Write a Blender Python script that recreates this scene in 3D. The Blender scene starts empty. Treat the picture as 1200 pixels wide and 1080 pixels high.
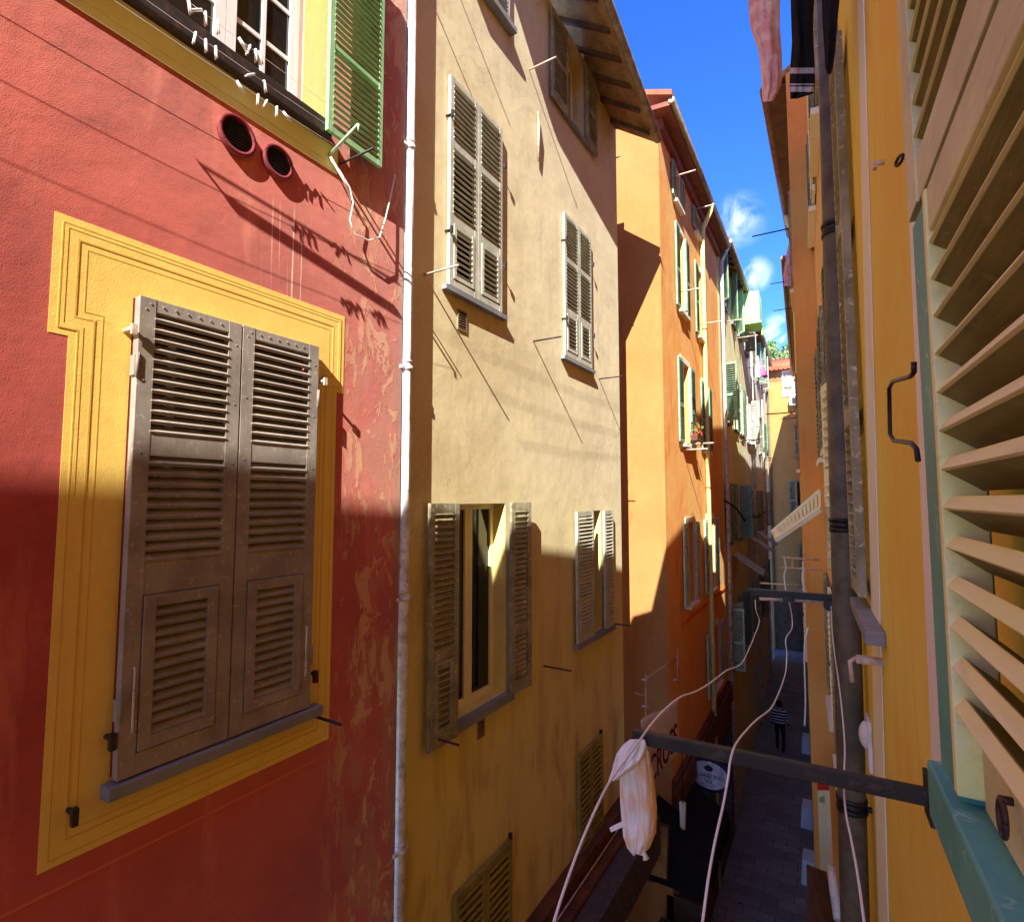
import bpy, bmesh, math, random
from mathutils import Vector, Matrix, noise
random.seed(7)
R = math.radians
SC = bpy.context.scene
COL = SC.collection
H = 9.0                                   # eye height above the street

# ------------------------------------------------------------------ camera
FPX, CX, CY, PITCH = 630.0, 600.0, 540.0, R(4.0)
YAW = math.atan((985-600)/FPX/math.cos(PITCH))
SY, CYW, SP, CP = math.sin(YAW), math.cos(YAW), math.sin(PITCH), math.cos(PITCH)
cam = bpy.data.cameras.new('camera'); co = bpy.data.objects.new('camera', cam); COL.objects.link(co)
cam.sensor_width = 36; cam.lens = FPX/1200*36; cam.clip_start = .01; cam.clip_end = 2000
co.location = (0, 0, H); co.rotation_euler = (R(90)+PITCH, 0, YAW)
SC.camera = co

def ray(u, v):
    r = (u-CX)/FPX; up = -(v-CY)/FPX
    fw = CP-up*SP; z = SP+up*CP
    return Vector((-SY*fw+CYW*r, CYW*fw+SY*r, z))
EYE = Vector((0, 0, H))
def atY(u, v, y): d = ray(u, v); return EYE+d*(y/d.y)
def atX(u, v, x): d = ray(u, v); return EYE+d*(x/d.x)
def atZ(u, v, z): d = ray(u, v); return EYE+d*((z-H)/d.z)

class Frame:                              # a facade: s along it, d out of it, z up
    def __init__(self, ox, oy, ax, ay):
        l = math.hypot(ax, ay); self.o = Vector((ox, oy, 0)); self.a = Vector((ax/l, ay/l, 0)); self.n = Vector((ay/l, -ax/l, 0))
    def P(self, s, d, z): return self.o+self.a*s+self.n*d+Vector((0, 0, z))
    def px(self, u, v, d=0.0):            # where the line of sight meets the facade
        r = ray(u, v); q = self.o+self.n*d
        t = (q-EYE).dot(self.n)/r.dot(self.n); p = EYE+r*t
        return (p-self.o).dot(self.a), p.z
    def sub(self, s, d, ang):             # frame turned about a vertical hinge
        o = self.P(s, d, 0); c, sn = math.cos(ang), math.sin(ang); a = self.a*c+self.n*sn
        return Frame(o.x, o.y, a.x, a.y)
WORLD = Frame(0, 0, 1, 0)
WORLD.n = Vector((0, 1, 0))

# ------------------------------------------------------------------ materials
ALB = 1.6
def lin(c): return tuple(min(.84, ALB*((x/255)/12.92 if x <= 10 else ((x/255+.055)/1.055)**2.4)) for x in c)+(1,)
class NT:
    def __init__(self, name):
        self.m = bpy.data.materials.new(name); self.m.use_nodes = True
        self.t = self.m.node_tree; self.b = self.t.nodes['Principled BSDF']
    def n(self, typ, **kw):
        x = self.t.nodes.new(typ)
        for k, v in kw.items():
            if k in x.inputs.keys() if isinstance(k, str) else False: x.inputs[k].default_value = v
            else: setattr(x, k, v)
        return x
    def l(self, a, b): self.t.links.new(a, b)
    def pos(self, scale=(1, 1, 1)):
        g = self.n('ShaderNodeNewGeometry'); mp = self.n('ShaderNodeMapping'); mp.inputs['Scale'].default_value = scale
        self.l(g.outputs['Position'], mp.inputs['Vector']); return mp.outputs[0]
    def noise(self, vec, sc, det=4, rough=.55, dist=0):
        x = self.n('ShaderNodeTexNoise'); x.inputs['Scale'].default_value = sc; x.inputs['Detail'].default_value = det
        x.inputs['Roughness'].default_value = rough; x.inputs['Distortion'].default_value = dist
        self.l(vec, x.inputs['Vector']); return x.outputs['Fac']
    def ramp(self, fac, a, b, va=0, vb=1):
        x = self.n('ShaderNodeMapRange'); x.inputs[1].default_value = a; x.inputs[2].default_value = b
        x.inputs[3].default_value = va; x.inputs[4].default_value = vb; x.interpolation_type = 'SMOOTHSTEP'
        self.l(fac, x.inputs[0]); return x.outputs[0]
    def math(self, op, a, b):
        x = self.n('ShaderNodeMath'); x.operation = op
        for i, q in enumerate((a, b)):
            if isinstance(q, (int, float)): x.inputs[i].default_value = q
            else: self.l(q, x.inputs[i])
        return x.outputs[0]
    def mix(self, fac, a, b, mode='MIX'):
        x = self.n('ShaderNodeMix'); x.data_type = 'RGBA'; x.blend_type = mode
        for i, q in ((0, fac), (6, a), (7, b)):
            if isinstance(q, (int, float)): x.inputs[i].default_value = q
            elif isinstance(q, tuple): x.inputs[i].default_value = q
            else: self.l(q, x.inputs[i])
        return x.outputs[2]
    def bump(self, h, strength, dist=.01, prev=None):
        x = self.n('ShaderNodeBump'); x.inputs['Strength'].default_value = strength; x.inputs['Distance'].default_value = dist
        self.l(h, x.inputs['Height'])
        if prev: self.l(prev, x.inputs['Normal'])
        return x.outputs[0]
    def axis(self, i):
        g = self.n('ShaderNodeNewGeometry'); s = self.n('ShaderNodeSeparateXYZ'); self.l(g.outputs['Position'], s.inputs[0]); return s.outputs[i]
    def band(self, ax, a, b, soft):       # 1 between a and b along a world axis
        q = self.axis(ax); return self.math('MULTIPLY', self.ramp(q, a-soft, a+soft), self.ramp(q, b-soft, b+soft, 1, 0))
    def done(self, col, rough=.85, normal=None, spec=.3, metal=0):
        if isinstance(col, tuple): self.b.inputs['Base Color'].default_value = col
        else: self.l(col, self.b.inputs['Base Color'])
        if isinstance(rough, (int, float)): self.b.inputs['Roughness'].default_value = rough
        else: self.l(rough, self.b.inputs['Roughness'])
        self.b.inputs['Specular IOR Level'].default_value = spec; self.b.inputs['Metallic'].default_value = metal
        if normal: self.l(normal, self.b.inputs['Normal'])
        return self.m

def plaster(name, c1, c2, stain=None, streak=.45, grain=.35, gs=150, patch=None, extra=None, lump=.3, crack=0, dust=0, dust_tint=(1, 1, 1)):
    t = NT(name)
    if dust: t.b.inputs['Sheen Weight'].default_value = dust; t.b.inputs['Sheen Roughness'].default_value = .55; t.b.inputs['Sheen Tint'].default_value = (*dust_tint, 1)
    p = t.pos(); st = t.pos((3.2, 3.2, .5))
    c = t.mix(t.ramp(t.noise(p, .9, 5, .6), .35, .68), lin(c1), lin(c2))
    sp = t.noise(p, 14, 4, .7)
    c = t.mix(t.ramp(sp, .3, .75, 0, .22), c, lin(tuple(min(255, int(x*1.14)) for x in c1)))
    if stain:
        c = t.mix(t.math('MULTIPLY', t.ramp(t.noise(st, 1.6, 5, .6, .4), .52, .78), streak), c, lin(stain))
        c = t.mix(t.math('MULTIPLY', t.ramp(t.noise(p, 2.6, 6, .65, .8), .58, .8), streak*.8), c, lin(stain))
    h = t.math('ADD', t.math('MULTIPLY', t.noise(p, gs, 3, .6), .6), t.math('MULTIPLY', t.noise(p, 22, 4, .6), .5))
    nb = t.bump(t.noise(p, 3.2, 3, .5), lump, .03)
    nb = t.bump(h, grain, .006, nb)
    if crack:
        pj = t.noise(p, 1.15, 9, .62, .3); li = t.math('ABSOLUTE', t.math('SUBTRACT', pj, .5), 0)
        cr = t.math('MULTIPLY', t.ramp(li, .0005, .0042, 1, 0), t.ramp(t.noise(p, .55, 3), .5, .58))
        rp = t.math('MULTIPLY', t.ramp(t.noise(p, .8, 6, .62, .9), .585, .6), .28)
        c = t.mix(rp, c, lin(tuple(min(255, int(x*1.12+10)) for x in c2)))
        c = t.mix(t.math('MULTIPLY', cr, crack), c, lin(tuple(int(x*.5) for x in c2))); nb = t.bump(cr, -.35, .006, nb)
    if extra: c, nb = extra(t, c, p, nb)
    return t.done(c, .92, nb, .15)

def paint(name, c1, c2=None, worn=None, amt=.35, rough=.6, bump=.25, spec=.3, grain=(30, 30, 3), dust=0):
    t = NT(name); t.b.inputs['Sheen Weight'].default_value = dust; t.b.inputs['Sheen Roughness'].default_value = .5; p = t.pos(); g = t.pos(grain)
    c2 = c2 or tuple(int(x*.82) for x in c1)
    c = t.mix(t.ramp(t.noise(p, 5, 4), .35, .7), lin(c1), lin(c2))
    c = t.mix(t.math('MULTIPLY', t.ramp(t.noise(g, 1.5, 4), .5, .8), .25), c, lin(tuple(int(x*.6) for x in c1)))
    if worn: c = t.mix(t.math('MULTIPLY', t.ramp(t.noise(p, 26, 6, .72, .6), .56, .66), amt), c, lin(worn))
    return t.done(c, rough, t.bump(t.noise(g, 2.5, 4), bump, .004), spec)

def metal(name, c1, rust=None, rough=.55, amt=.5, metallic=0.0, spec=.4):
    t = NT(name); p = t.pos()
    c = t.mix(t.ramp(t.noise(p, 8, 5), .35, .7), lin(c1), lin(tuple(int(x*.75) for x in c1)))
    if rust: c = t.mix(t.math('MULTIPLY', t.ramp(t.noise(p, 18, 6, .7), .52, .64), amt), c, lin(rust))
    return t.done(c, rough, t.bump(t.noise(p, 60, 3), .15, .003), spec, metallic)

def cloth(name, c1, c2=None, st=(1, 1, 1)):
    t = NT(name); p = t.pos(); ps = t.pos(st)
    c = t.mix(t.ramp(t.noise(ps, 12, 4), .40, .62), lin(c1), lin(c2 or tuple(int(x*.88) for x in c1)))
    return t.done(c, .95, t.bump(t.noise(p, 400, 2), .2, .002), .1)

M = {}
def red_extra(t, c, p, nb):
    # bare and patched plaster along the right hand edge of the wall
    edge = t.band(1, 2.62, 3.5, .22)
    lo = t.ramp(t.axis(2), H-4.5, H+2.2, 1, .45)
    st = t.pos((2.2, 2.2, .9))
    n1 = t.math('MULTIPLY', t.math('MULTIPLY', t.ramp(t.noise(st, 1.7, 6, .62, .7), .49, .56), edge), lo)
    c = t.mix(t.math('MULTIPLY', n1, .6), c, lin((146, 104, 74)))
    n2 = t.math('MULTIPLY', t.math('MULTIPLY', t.ramp(t.noise(st, 3.1, 6, .7, 1.0), .54, .57), edge), lo)
    c = t.mix(t.math('MULTIPLY', n2, .85), c, lin((178, 148, 104)))
    c = t.mix(t.math('MULTIPLY', t.band(1, 3.13, 3.5, .04), .45), c, lin((96, 66, 50)))
    # washed-out drips running down from the two vents
    dr = t.math('MULTIPLY', t.band(1, 1.98, 2.3, .06), t.band(2, H+.9, H+1.85, .12))
    dn = t.ramp(t.noise(t.pos((1, 42, .5)), 1.0, 3, .5), .54, .66)
    c = t.mix(t.math('MULTIPLY', t.math('MULTIPLY', dr, dn), .6), c, lin((228, 196, 176)))
    # a straight repair seam low on the wall
    return c, t.bump(n2, .5, .012, nb)
M['red'] = plaster('red_plaster', (154, 57, 41), (126, 36, 26), (192, 110, 88), .42, .45, 150, extra=red_extra, crack=.5, dust=.85, dust_tint=(1, .84, .72))
M['red_seam'] = plaster('rose_seam_plaster', (176, 96, 80), (160, 80, 66), None, .3, .3, 130)
M['surround'] = plaster('yellow_surround_paint', (200, 168, 84), (192, 156, 74), (154, 114, 52), .45, .3, 130, lump=.1, dust=.15)
M['surround_line'] = plaster('ochre_line_paint', (180, 144, 70), (168, 132, 62), None, .3, .3, 130, lump=.1)
M['pale_surround'] = plaster('pale_yellow_paint', (214, 200, 128), (206, 190, 114), (184, 160, 92), .25, .3, 130, lump=.1)
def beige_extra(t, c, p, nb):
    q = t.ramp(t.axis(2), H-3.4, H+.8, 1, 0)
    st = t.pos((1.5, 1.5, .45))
    c = t.mix(t.math('MULTIPLY', q, .8), c, lin((222, 180, 84)))  # golden lower down: warm bounce in the shaded part painted into the colour
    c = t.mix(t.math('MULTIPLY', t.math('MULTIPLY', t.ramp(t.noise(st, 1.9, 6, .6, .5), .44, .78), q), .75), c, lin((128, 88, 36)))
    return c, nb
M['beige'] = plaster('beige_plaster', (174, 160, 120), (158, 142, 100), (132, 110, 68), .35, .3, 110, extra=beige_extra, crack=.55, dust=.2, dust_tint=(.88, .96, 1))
M['yellow'] = plaster('yellow_plaster', (142, 101, 59), (136, 94, 54), (112, 76, 42), .45, .25, 110)
M['orange'] = plaster('orange_plaster', (210, 146, 88), (200, 132, 72), (150, 80, 40), .6, .25, 110, crack=.35)
M['orange_low'] = plaster('rust_orange_plaster', (188, 92, 34), (172, 80, 28), (130, 60, 24), .4, .25, 110)
M['cream'] = plaster('cream_plaster', (212, 192, 150), (196, 172, 128), (136, 114, 82), .55, .25, 110)
M['grey_wall'] = plaster('pale_grey_plaster', (214, 208, 196), (196, 186, 170), (120, 108, 92), .6, .25, 110)
M['far_yellow'] = plaster('far_yellow_plaster', (148, 112, 66), (140, 104, 59), (126, 90, 50), .4, .25, 110)
M['ochre'] = plaster('ochre_plaster', (228, 172, 80), (220, 158, 66), (194, 132, 50), .5, .25, 90, lump=.12)
M['ochre_far'] = plaster('far_ochre_plaster', (222, 140, 74), (208, 124, 60), (172, 100, 48), .5, .25, 90)
M['ochre_pale'] = plaster('pale_ochre_plaster', (222, 152, 88), (210, 136, 72), (176, 112, 58), .5, .25, 90)
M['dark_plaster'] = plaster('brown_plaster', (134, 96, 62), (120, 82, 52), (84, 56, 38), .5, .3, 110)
M['trim_white'] = plaster('off_white_trim', (228, 206, 178), (216, 188, 156), (180, 146, 110), .4, .25, 90, lump=.1)
M['brown_wood'] = paint('brown_shutter_paint', (120, 111, 101), (100, 91, 81), (160, 152, 142), .5, dust=.5)
M['grey_wood'] = paint('grey_green_shutter_paint', (154, 155, 142), (136, 136, 122), (206, 200, 182), .6, bump=.4)
M['weathered'] = paint('weathered_shutter_paint', (126, 122, 98), (98, 92, 70), (190, 184, 160), .7, bump=.6)
M['green_wood'] = paint('light_green_shutter_paint', (122, 158, 116), (106, 142, 102), (170, 192, 158), .3)
M['far_green'] = paint('dull_green_shutter_paint', (112, 138, 116), (90, 116, 98), (150, 160, 140), .3)
M['pale_green'] = paint('pale_green_shutter_paint', (160, 184, 160), (140, 166, 142), (196, 206, 188), .3)
M['olive'] = paint('olive_shutter_paint', (128, 118, 58), (108, 100, 48), (150, 134, 76), .3)
M['near_edge'] = paint('sage_shutter_paint', (196, 214, 138), (186, 200, 124), (226, 226, 180), .35, bump=.3, grain=(40, 6, 40))
M['near_rail'] = paint('beige_grey_rail_paint', (176, 180, 138), (160, 162, 122), (128, 122, 88), .3, bump=.35, grain=(40, 5, 40))
M['near_face'] = paint('shaded_slat_paint', (112, 112, 62), (92, 90, 46), (150, 146, 96), .3, bump=.35, grain=(40, 6, 40))  # slat faces darker than their noses: shade between slats put into the colour
M['teal'] = paint('teal_shutter_paint', (78, 140, 128), (66, 122, 112), (168, 190, 176), .35)
M['cream_wood'] = paint('cream_window_paint', (222, 204, 160), (206, 186, 140), (160, 136, 96), .25)
M['white_wood'] = paint('white_window_paint', (226, 222, 206), (212, 206, 186), (170, 156, 130), .25)
M['pale_shutter'] = paint('cream_shutter_paint', (222, 204, 166), (206, 186, 146), (170, 146, 108), .3)
M['dark_wood'] = paint('dark_timber', (74, 50, 36), (54, 36, 26), (120, 90, 66), .3, bump=.5)
M['eave_wood'] = paint('old_eave_boards', (146, 116, 78), (112, 84, 54), (176, 148, 106), .5, bump=.5)
M['red_eave'] = paint('red_brown_eave_boards', (112, 62, 44), (92, 48, 36), (140, 90, 66), .4, bump=.5)
M['rafter'] = paint('rafter_timber', (86, 62, 42), (66, 46, 30), (120, 94, 66), .4, bump=.5)
M['stone'] = plaster('slate_sill_stone', (112, 114, 116), (92, 94, 98), (70, 70, 72), .4, .3, 90)
M['tile'] = plaster('terracotta_tile', (152, 88, 64), (132, 70, 50), (96, 60, 48), .5, .4, 60)
M['white_pipe'] = metal('white_pipe_paint', (206, 202, 192), (120, 112, 104), .6, .6)
M['brown_pipe'] = metal('brown_grey_pipe_paint', (84, 77, 62), (62, 54, 42), .6, .6)
M['gutter'] = metal('zinc_gutter', (136, 124, 104), (92, 78, 58), .5, .6, .3)
M['copper'] = metal('dark_gutter', (116, 84, 58), (80, 60, 44), .5, .6, .2)
M['iron'] = metal('dark_iron', (38, 32, 30), (96, 58, 40), .55, .35)
M['rust_bar'] = metal('brown_iron_bar', (30, 27, 24), (76, 60, 48), .6, .4)
M['black_iron'] = metal('black_iron', (26, 23, 24), (60, 40, 32), .5, .3)
M['light_rod'] = metal('pale_rod', (178, 160, 140), (110, 80, 62), .5, .5)
M['green_rod'] = metal('green_rod_paint', (148, 176, 146), (90, 80, 60), .5, .4)
M['vent_red'] = metal('red_vent_paint', (112, 36, 40), (84, 30, 32), .75, .4)
M['vent_grey'] = metal('grey_vent', (120, 104, 84), (70, 60, 50), .6, .5)
M['rope'] = cloth('white_rope', (214, 236, 230))
M['cable'] = cloth('pale_cable', (210, 204, 190))
M['black_cable'] = cloth('black_cable', (40, 36, 34))
M['peg'] = cloth('white_peg', (226, 222, 212))
M['pink_cloth'] = cloth('pink_white_cloth', (226, 208, 200), (216, 158, 116), (3.2, 3.2, .5))
M['peach_cloth'] = cloth('peach_cloth', (222, 164, 120), (226, 190, 160))
M['mauve_cloth'] = cloth('dusty_pink_cloth', (206, 160, 150), (176, 124, 118))
M['curtain'] = cloth('brown_curtain', (120, 84, 60), (96, 64, 46))
M['black_cloth'] = cloth('black_cloth', (26, 24, 26))
M['grey_cloth'] = cloth('grey_cloth', (150, 146, 150))
M['blue_cloth'] = cloth('grey_blue_cloth', (120, 126, 150))
M['red_cloth'] = cloth('red_cloth', (190, 60, 50))
M['orange_cloth'] = cloth('coral_cloth', (226, 120, 92))
M['hot_pink'] = cloth('hot_pink_cloth', (226, 96, 150))
M['white_cloth'] = cloth('white_cloth', (226, 222, 222))
M['lime'] = paint('lime_green_panel', (150, 196, 116), (138, 184, 104))
M['white_plastic'] = metal('white_plastic', (224, 220, 214), None, .35)
M['navy'] = metal('navy_enamel', (24, 30, 62), None, .4)
M['enamel'] = metal('pale_blue_enamel', (176, 186, 216), None, .4)
M['ink'] = metal('dark_blue_ink', (22, 28, 60), None, .5)
M['maroon'] = cloth('maroon_ink', (96, 26, 30))
M['grey_ink'] = cloth('grey_ink', (110, 104, 104))
M['canvas'] = cloth('white_canvas', (206, 200, 192), (186, 178, 172))
M['awning'] = cloth('black_awning', (26, 24, 24))
M['awning_grey'] = cloth('grey_awning_board', (74, 68, 70))
M['brown_board'] = paint('brown_fascia', (96, 56, 34), (70, 40, 26), (40, 26, 20), .4)
M['skin'] = cloth('skin', (190, 140, 112))
M['hair'] = cloth('dark_hair', (34, 26, 22))
M['trousers'] = cloth('dark_trousers', (34, 34, 40))
M['planter'] = plaster('pale_planter', (206, 210, 214), (186, 190, 198), None, .3, .2, 90)
M['leaf'] = cloth('leaf_green', (62, 92, 40), (84, 112, 52))
M['hill_leaf'] = cloth('hill_leaf_green', (92, 112, 66), (120, 132, 84))
M['bark'] = cloth('bark', (84, 66, 48))
M['red_paint'] = metal('red_paint', (176, 40, 30), None, .5)
M['geranium'] = cloth('geranium', (190, 50, 56))
def glass():
    t = NT('window_glass'); p = t.pos()
    t.b.inputs['Base Color'].default_value = (.012, .011, .012, 1); t.b.inputs['Roughness'].default_value = .06
    t.b.inputs['Specular IOR Level'].default_value = .6
    t.l(t.bump(t.noise(p, 2.5, 2), .05, .02), t.b.inputs['Normal']); return t.m
M['glass'] = glass()
M['room'] = paint('dark_room_wall', (46, 38, 32), (34, 28, 24))
def paving():
    t = NT('street_paving'); p = t.pos()
    br = t.n('ShaderNodeTexBrick'); br.inputs['Scale'].default_value = .8; br.inputs['Mortar Size'].default_value = .007
    br.inputs['Color1'].default_value = lin((124, 120, 114)); br.inputs['Color2'].default_value = lin((108, 104, 99)); br.inputs['Mortar'].default_value = lin((72, 70, 67))
    t.l(p, br.inputs['Vector'])
    c = t.mix(t.ramp(t.noise(p, 1.1, 5, .6), .4, .7, 0, .6), br.outputs['Color'], lin((92, 89, 86)))
    c = t.mix(t.ramp(t.noise(p, 5, 5, .7), .62, .7, 0, .7), c, lin((34, 33, 34)))
    return t.done(c, t.ramp(t.noise(p, 2, 4), .3, .7, .45, .8), t.bump(br.outputs['Fac'], -.4, .01), .35)
M['paving'] = paving()

# ------------------------------------------------------------------ mesh builder
class MB:
    def __init__(self, F=None, mats=None): self.v = []; self.f = []; self.mi = []; self.F = F or WORLD; self.cur = 0; self.sm = []
    def pt(self, s, d, z): self.v.append(self.F.P(s, d, z)); return len(self.v)-1
    def face(self, idx, smooth=False): self.f.append(tuple(idx)); self.mi.append(self.cur); self.sm.append(smooth)
    def hexa(self, p, world=False):       # 8 local points: bottom ring 4, top ring 4
        b = len(self.v)
        for q in p: self.v.append(Vector(q) if world else self.F.P(*q))
        for q in ((0, 3, 2, 1), (4, 5, 6, 7), (0, 1, 5, 4), (1, 2, 6, 5), (2, 3, 7, 6), (3, 0, 4, 7)): self.face([b+i for i in q])
        return self
    def box(self, s0, s1, d0, d1, z0, z1):
        return self.hexa([(s0, d0, z0), (s1, d0, z0), (s1, d1, z0), (s0, d1, z0), (s0, d0, z1), (s1, d0, z1), (s1, d1, z1), (s0, d1, z1)])
    def slat(self, s0, s1, dc, zc, w, th, ang):   # slat seen end on: outer edge low
        c, sn = math.cos(ang), math.sin(ang)
        q = []
        for (a, b) in ((-w/2, -th/2), (w/2, -th/2), (w/2, th/2), (-w/2, th/2)): q.append((dc+a*c+b*sn, zc-a*sn+b*c))
        return self.hexa([(s0, q[0][0], q[0][1]), (s1, q[0][0], q[0][1]), (s1, q[1][0], q[1][1]), (s0, q[1][0], q[1][1]),
                          (s0, q[3][0], q[3][1]), (s1, q[3][0], q[3][1]), (s1, q[2][0], q[2][1]), (s0, q[2][0], q[2][1])])
    def quad(self, pts, world=False):
        b = len(self.v)
        for q in pts: self.v.append(Vector(q) if world else self.F.P(*q))
        self.face(range(b, b+len(pts))); return self
    def tube(self, pts, r, n=8, cap=True):        # world points
        pts = [Vector(p) for p in pts]; rs = r if isinstance(r, (list, tuple)) else [r]*len(pts); b = len(self.v); prev = None
        for i, p in enumerate(pts):
            t = (pts[min(i+1, len(pts)-1)]-pts[max(i-1, 0)]).normalized()
            if prev is None:
                u = t.cross(Vector((0, 0, 1)));
                if u.length < 1e-3: u = t.cross(Vector((1, 0, 0)))
            else: u = prev-t*prev.dot(t)
            u.normalize(); w = t.cross(u); prev = u
            for k in range(n):
                a = 2*math.pi*k/n; self.v.append(p+(u*math.cos(a)+w*math.sin(a))*rs[i])
        for i in range(len(pts)-1):
            for k in range(n):
                k2 = (k+1) % n; self.face((b+i*n+k, b+i*n+k2, b+(i+1)*n+k2, b+(i+1)*n+k), True)
        if cap:
            self.face([b+k for k in range(n)][::-1]); e = b+(len(pts)-1)*n; self.face([e+k for k in range(n)])
        return self
    def prism(self, poly, d0, d1):        # polygon in (s, z), extruded in d
        b = len(self.v); n = len(poly)
        for d in (d0, d1):
            for (s, z) in poly: self.v.append(self.F.P(s, d, z))
        self.face([b+i for i in range(n)][::-1]); self.face([b+n+i for i in range(n)])
        for i in range(n): j = (i+1) % n; self.face((b+i, b+j, b+n+j, b+n+i))
        return self
    def ring(self, outer, inner, d0, d1):  # band between two outlines with the same point count
        b = len(self.v); n = len(outer)
        for d in (d0, d1):
            for loop in (outer, inner):
                for (s, z) in loop: self.v.append(self.F.P(s, d, z))
        for i in range(n):
            j = (i+1) % n
            self.face((b+2*n+i, b+2*n+j, b+3*n+j, b+3*n+i)); self.face((b+i, b+j, b+2*n+j, b+2*n+i)); self.face((b+n+j, b+n+i, b+3*n+i, b+3*n+j))
        return self
    def grid(self, fn, nu, nv, thick=0.0, smooth=True):
        b = len(self.v)
        for j in range(nv+1):
            for i in range(nu+1): self.v.append(Vector(fn(i/nu, j/nv)))
        for j in range(nv):
            for i in range(nu): a = b+j*(nu+1)+i; self.face((a, a+1, a+nu+2, a+nu+1), smooth)
        return self
    def build(self, name, mats, parent=None, bevel=0, solid=0, subsurf=0, fix=True):
        if not isinstance(mats, (list, tuple)): mats = [mats]
        me = bpy.data.meshes.new(name); o = bpy.data.objects.new(name, me); COL.objects.link(o)
        loc = Vector((0, 0, 0))
        if parent is not None:
            q = parent
            while q is not None: loc += Vector(q.location); q = q.parent
        elif self.v:
            xs = [p.x for p in self.v]; ys = [p.y for p in self.v]; zs = [p.z for p in self.v]
            loc = Vector(((min(xs)+max(xs))/2, (min(ys)+max(ys))/2, min(zs))); o.location = loc
        me.from_pydata([p-loc for p in self.v], [], self.f)
        for m in mats: me.materials.append(m)
        for p, i, s in zip(me.polygons, self.mi, self.sm): p.material_index = i; p.use_smooth = s
        if fix:
            bm = bmesh.new(); bm.from_mesh(me); bmesh.ops.recalc_face_normals(bm, faces=bm.faces); bm.to_mesh(me); bm.free()
        if parent is not None: o.parent = parent
        if solid: m = o.modifiers.new('solid', 'SOLIDIFY'); m.thickness = solid; m.offset = 0
        if subsurf: m = o.modifiers.new('sub', 'SUBSURF'); m.levels = subsurf; m.render_levels = subsurf
        if bevel: m = o.modifiers.new('bevel', 'BEVEL'); m.width = bevel; m.segments = 2; m.limit_method = 'ANGLE'
        return o
def thing(name, label, cat, loc, group=None):
    o = bpy.data.objects.new(name, None); COL.objects.link(o); o.location = loc; o.empty_display_size = .2
    o['label'] = label; o['category'] = cat
    if group: o['group'] = group
    return o
def tag(o, label, cat, group=None):
    o['label'] = label; o['category'] = cat
    if group: o['group'] = group
    return o
def struct(o): o['kind'] = 'structure'; return o
def part(o, label): o['label'] = label; return o

def wall(F, s0, s1, z0, z1, holes, mat, parent, name='wall', depth=.28, top=None, reveal=None, back=True):
    """a facade with real openings: reveals and a dark room behind each. top=(zs0, zs1) gives a sloping top edge"""
    b = MB(F); ss = sorted({s0, s1, *[h[0] for h in holes], *[h[1] for h in holes]}); zs = sorted({z0, z1, *[h[2] for h in holes], *[h[3] for h in holes]})
    ss = [s for s in ss if s0 <= s <= s1]; zs = [z for z in zs if z0 <= z <= z1]
    for i in range(len(ss)-1):
        for j in range(len(zs)-1):
            cs, cz = (ss[i]+ss[i+1])/2, (zs[j]+zs[j+1])/2
            if any(h[0] < cs < h[1] and h[2] < cz < h[3] for h in holes): continue
            b.quad([(ss[i], 0, zs[j]), (ss[i+1], 0, zs[j]), (ss[i+1], 0, zs[j+1]), (ss[i], 0, zs[j+1])])
    for (a, c, e, f) in holes:
        for q in ([(a, 0, e), (a, -depth, e), (a, -depth, f), (a, 0, f)], [(c, 0, e), (c, 0, f), (c, -depth, f), (c, -depth, e)],
                  [(a, 0, f), (a, -depth, f), (c, -depth, f), (c, 0, f)], [(a, 0, e), (c, 0, e), (c, -depth, e), (a, -depth, e)]): b.quad(q)
    o = b.build(name, mat, parent, fix=False)
    if holes and back:
        for (a, c, e, f) in holes:
            r = MB(F); d1, d0 = -depth-.002, -depth-.9; a_, c_, e_, f_ = a-.02, c+.02, e-.02, f+.02
            for q in ([(a_, d0, e_), (c_, d0, e_), (c_, d0, f_), (a_, d0, f_)], [(a_, d0, e_), (a_, d1, e_), (a_, d1, f_), (a_, d0, f_)], [(c_, d0, e_), (c_, d1, e_), (c_, d1, f_), (c_, d0, f_)],
                      [(a_, d0, f_), (c_, d0, f_), (c_, d1, f_), (a_, d1, f_)], [(a_, d0, e_), (c_, d0, e_), (c_, d1, e_), (a_, d1, e_)]): r.quad(q)
            r.build('room', M['room'], parent, fix=False)
    return o

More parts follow.
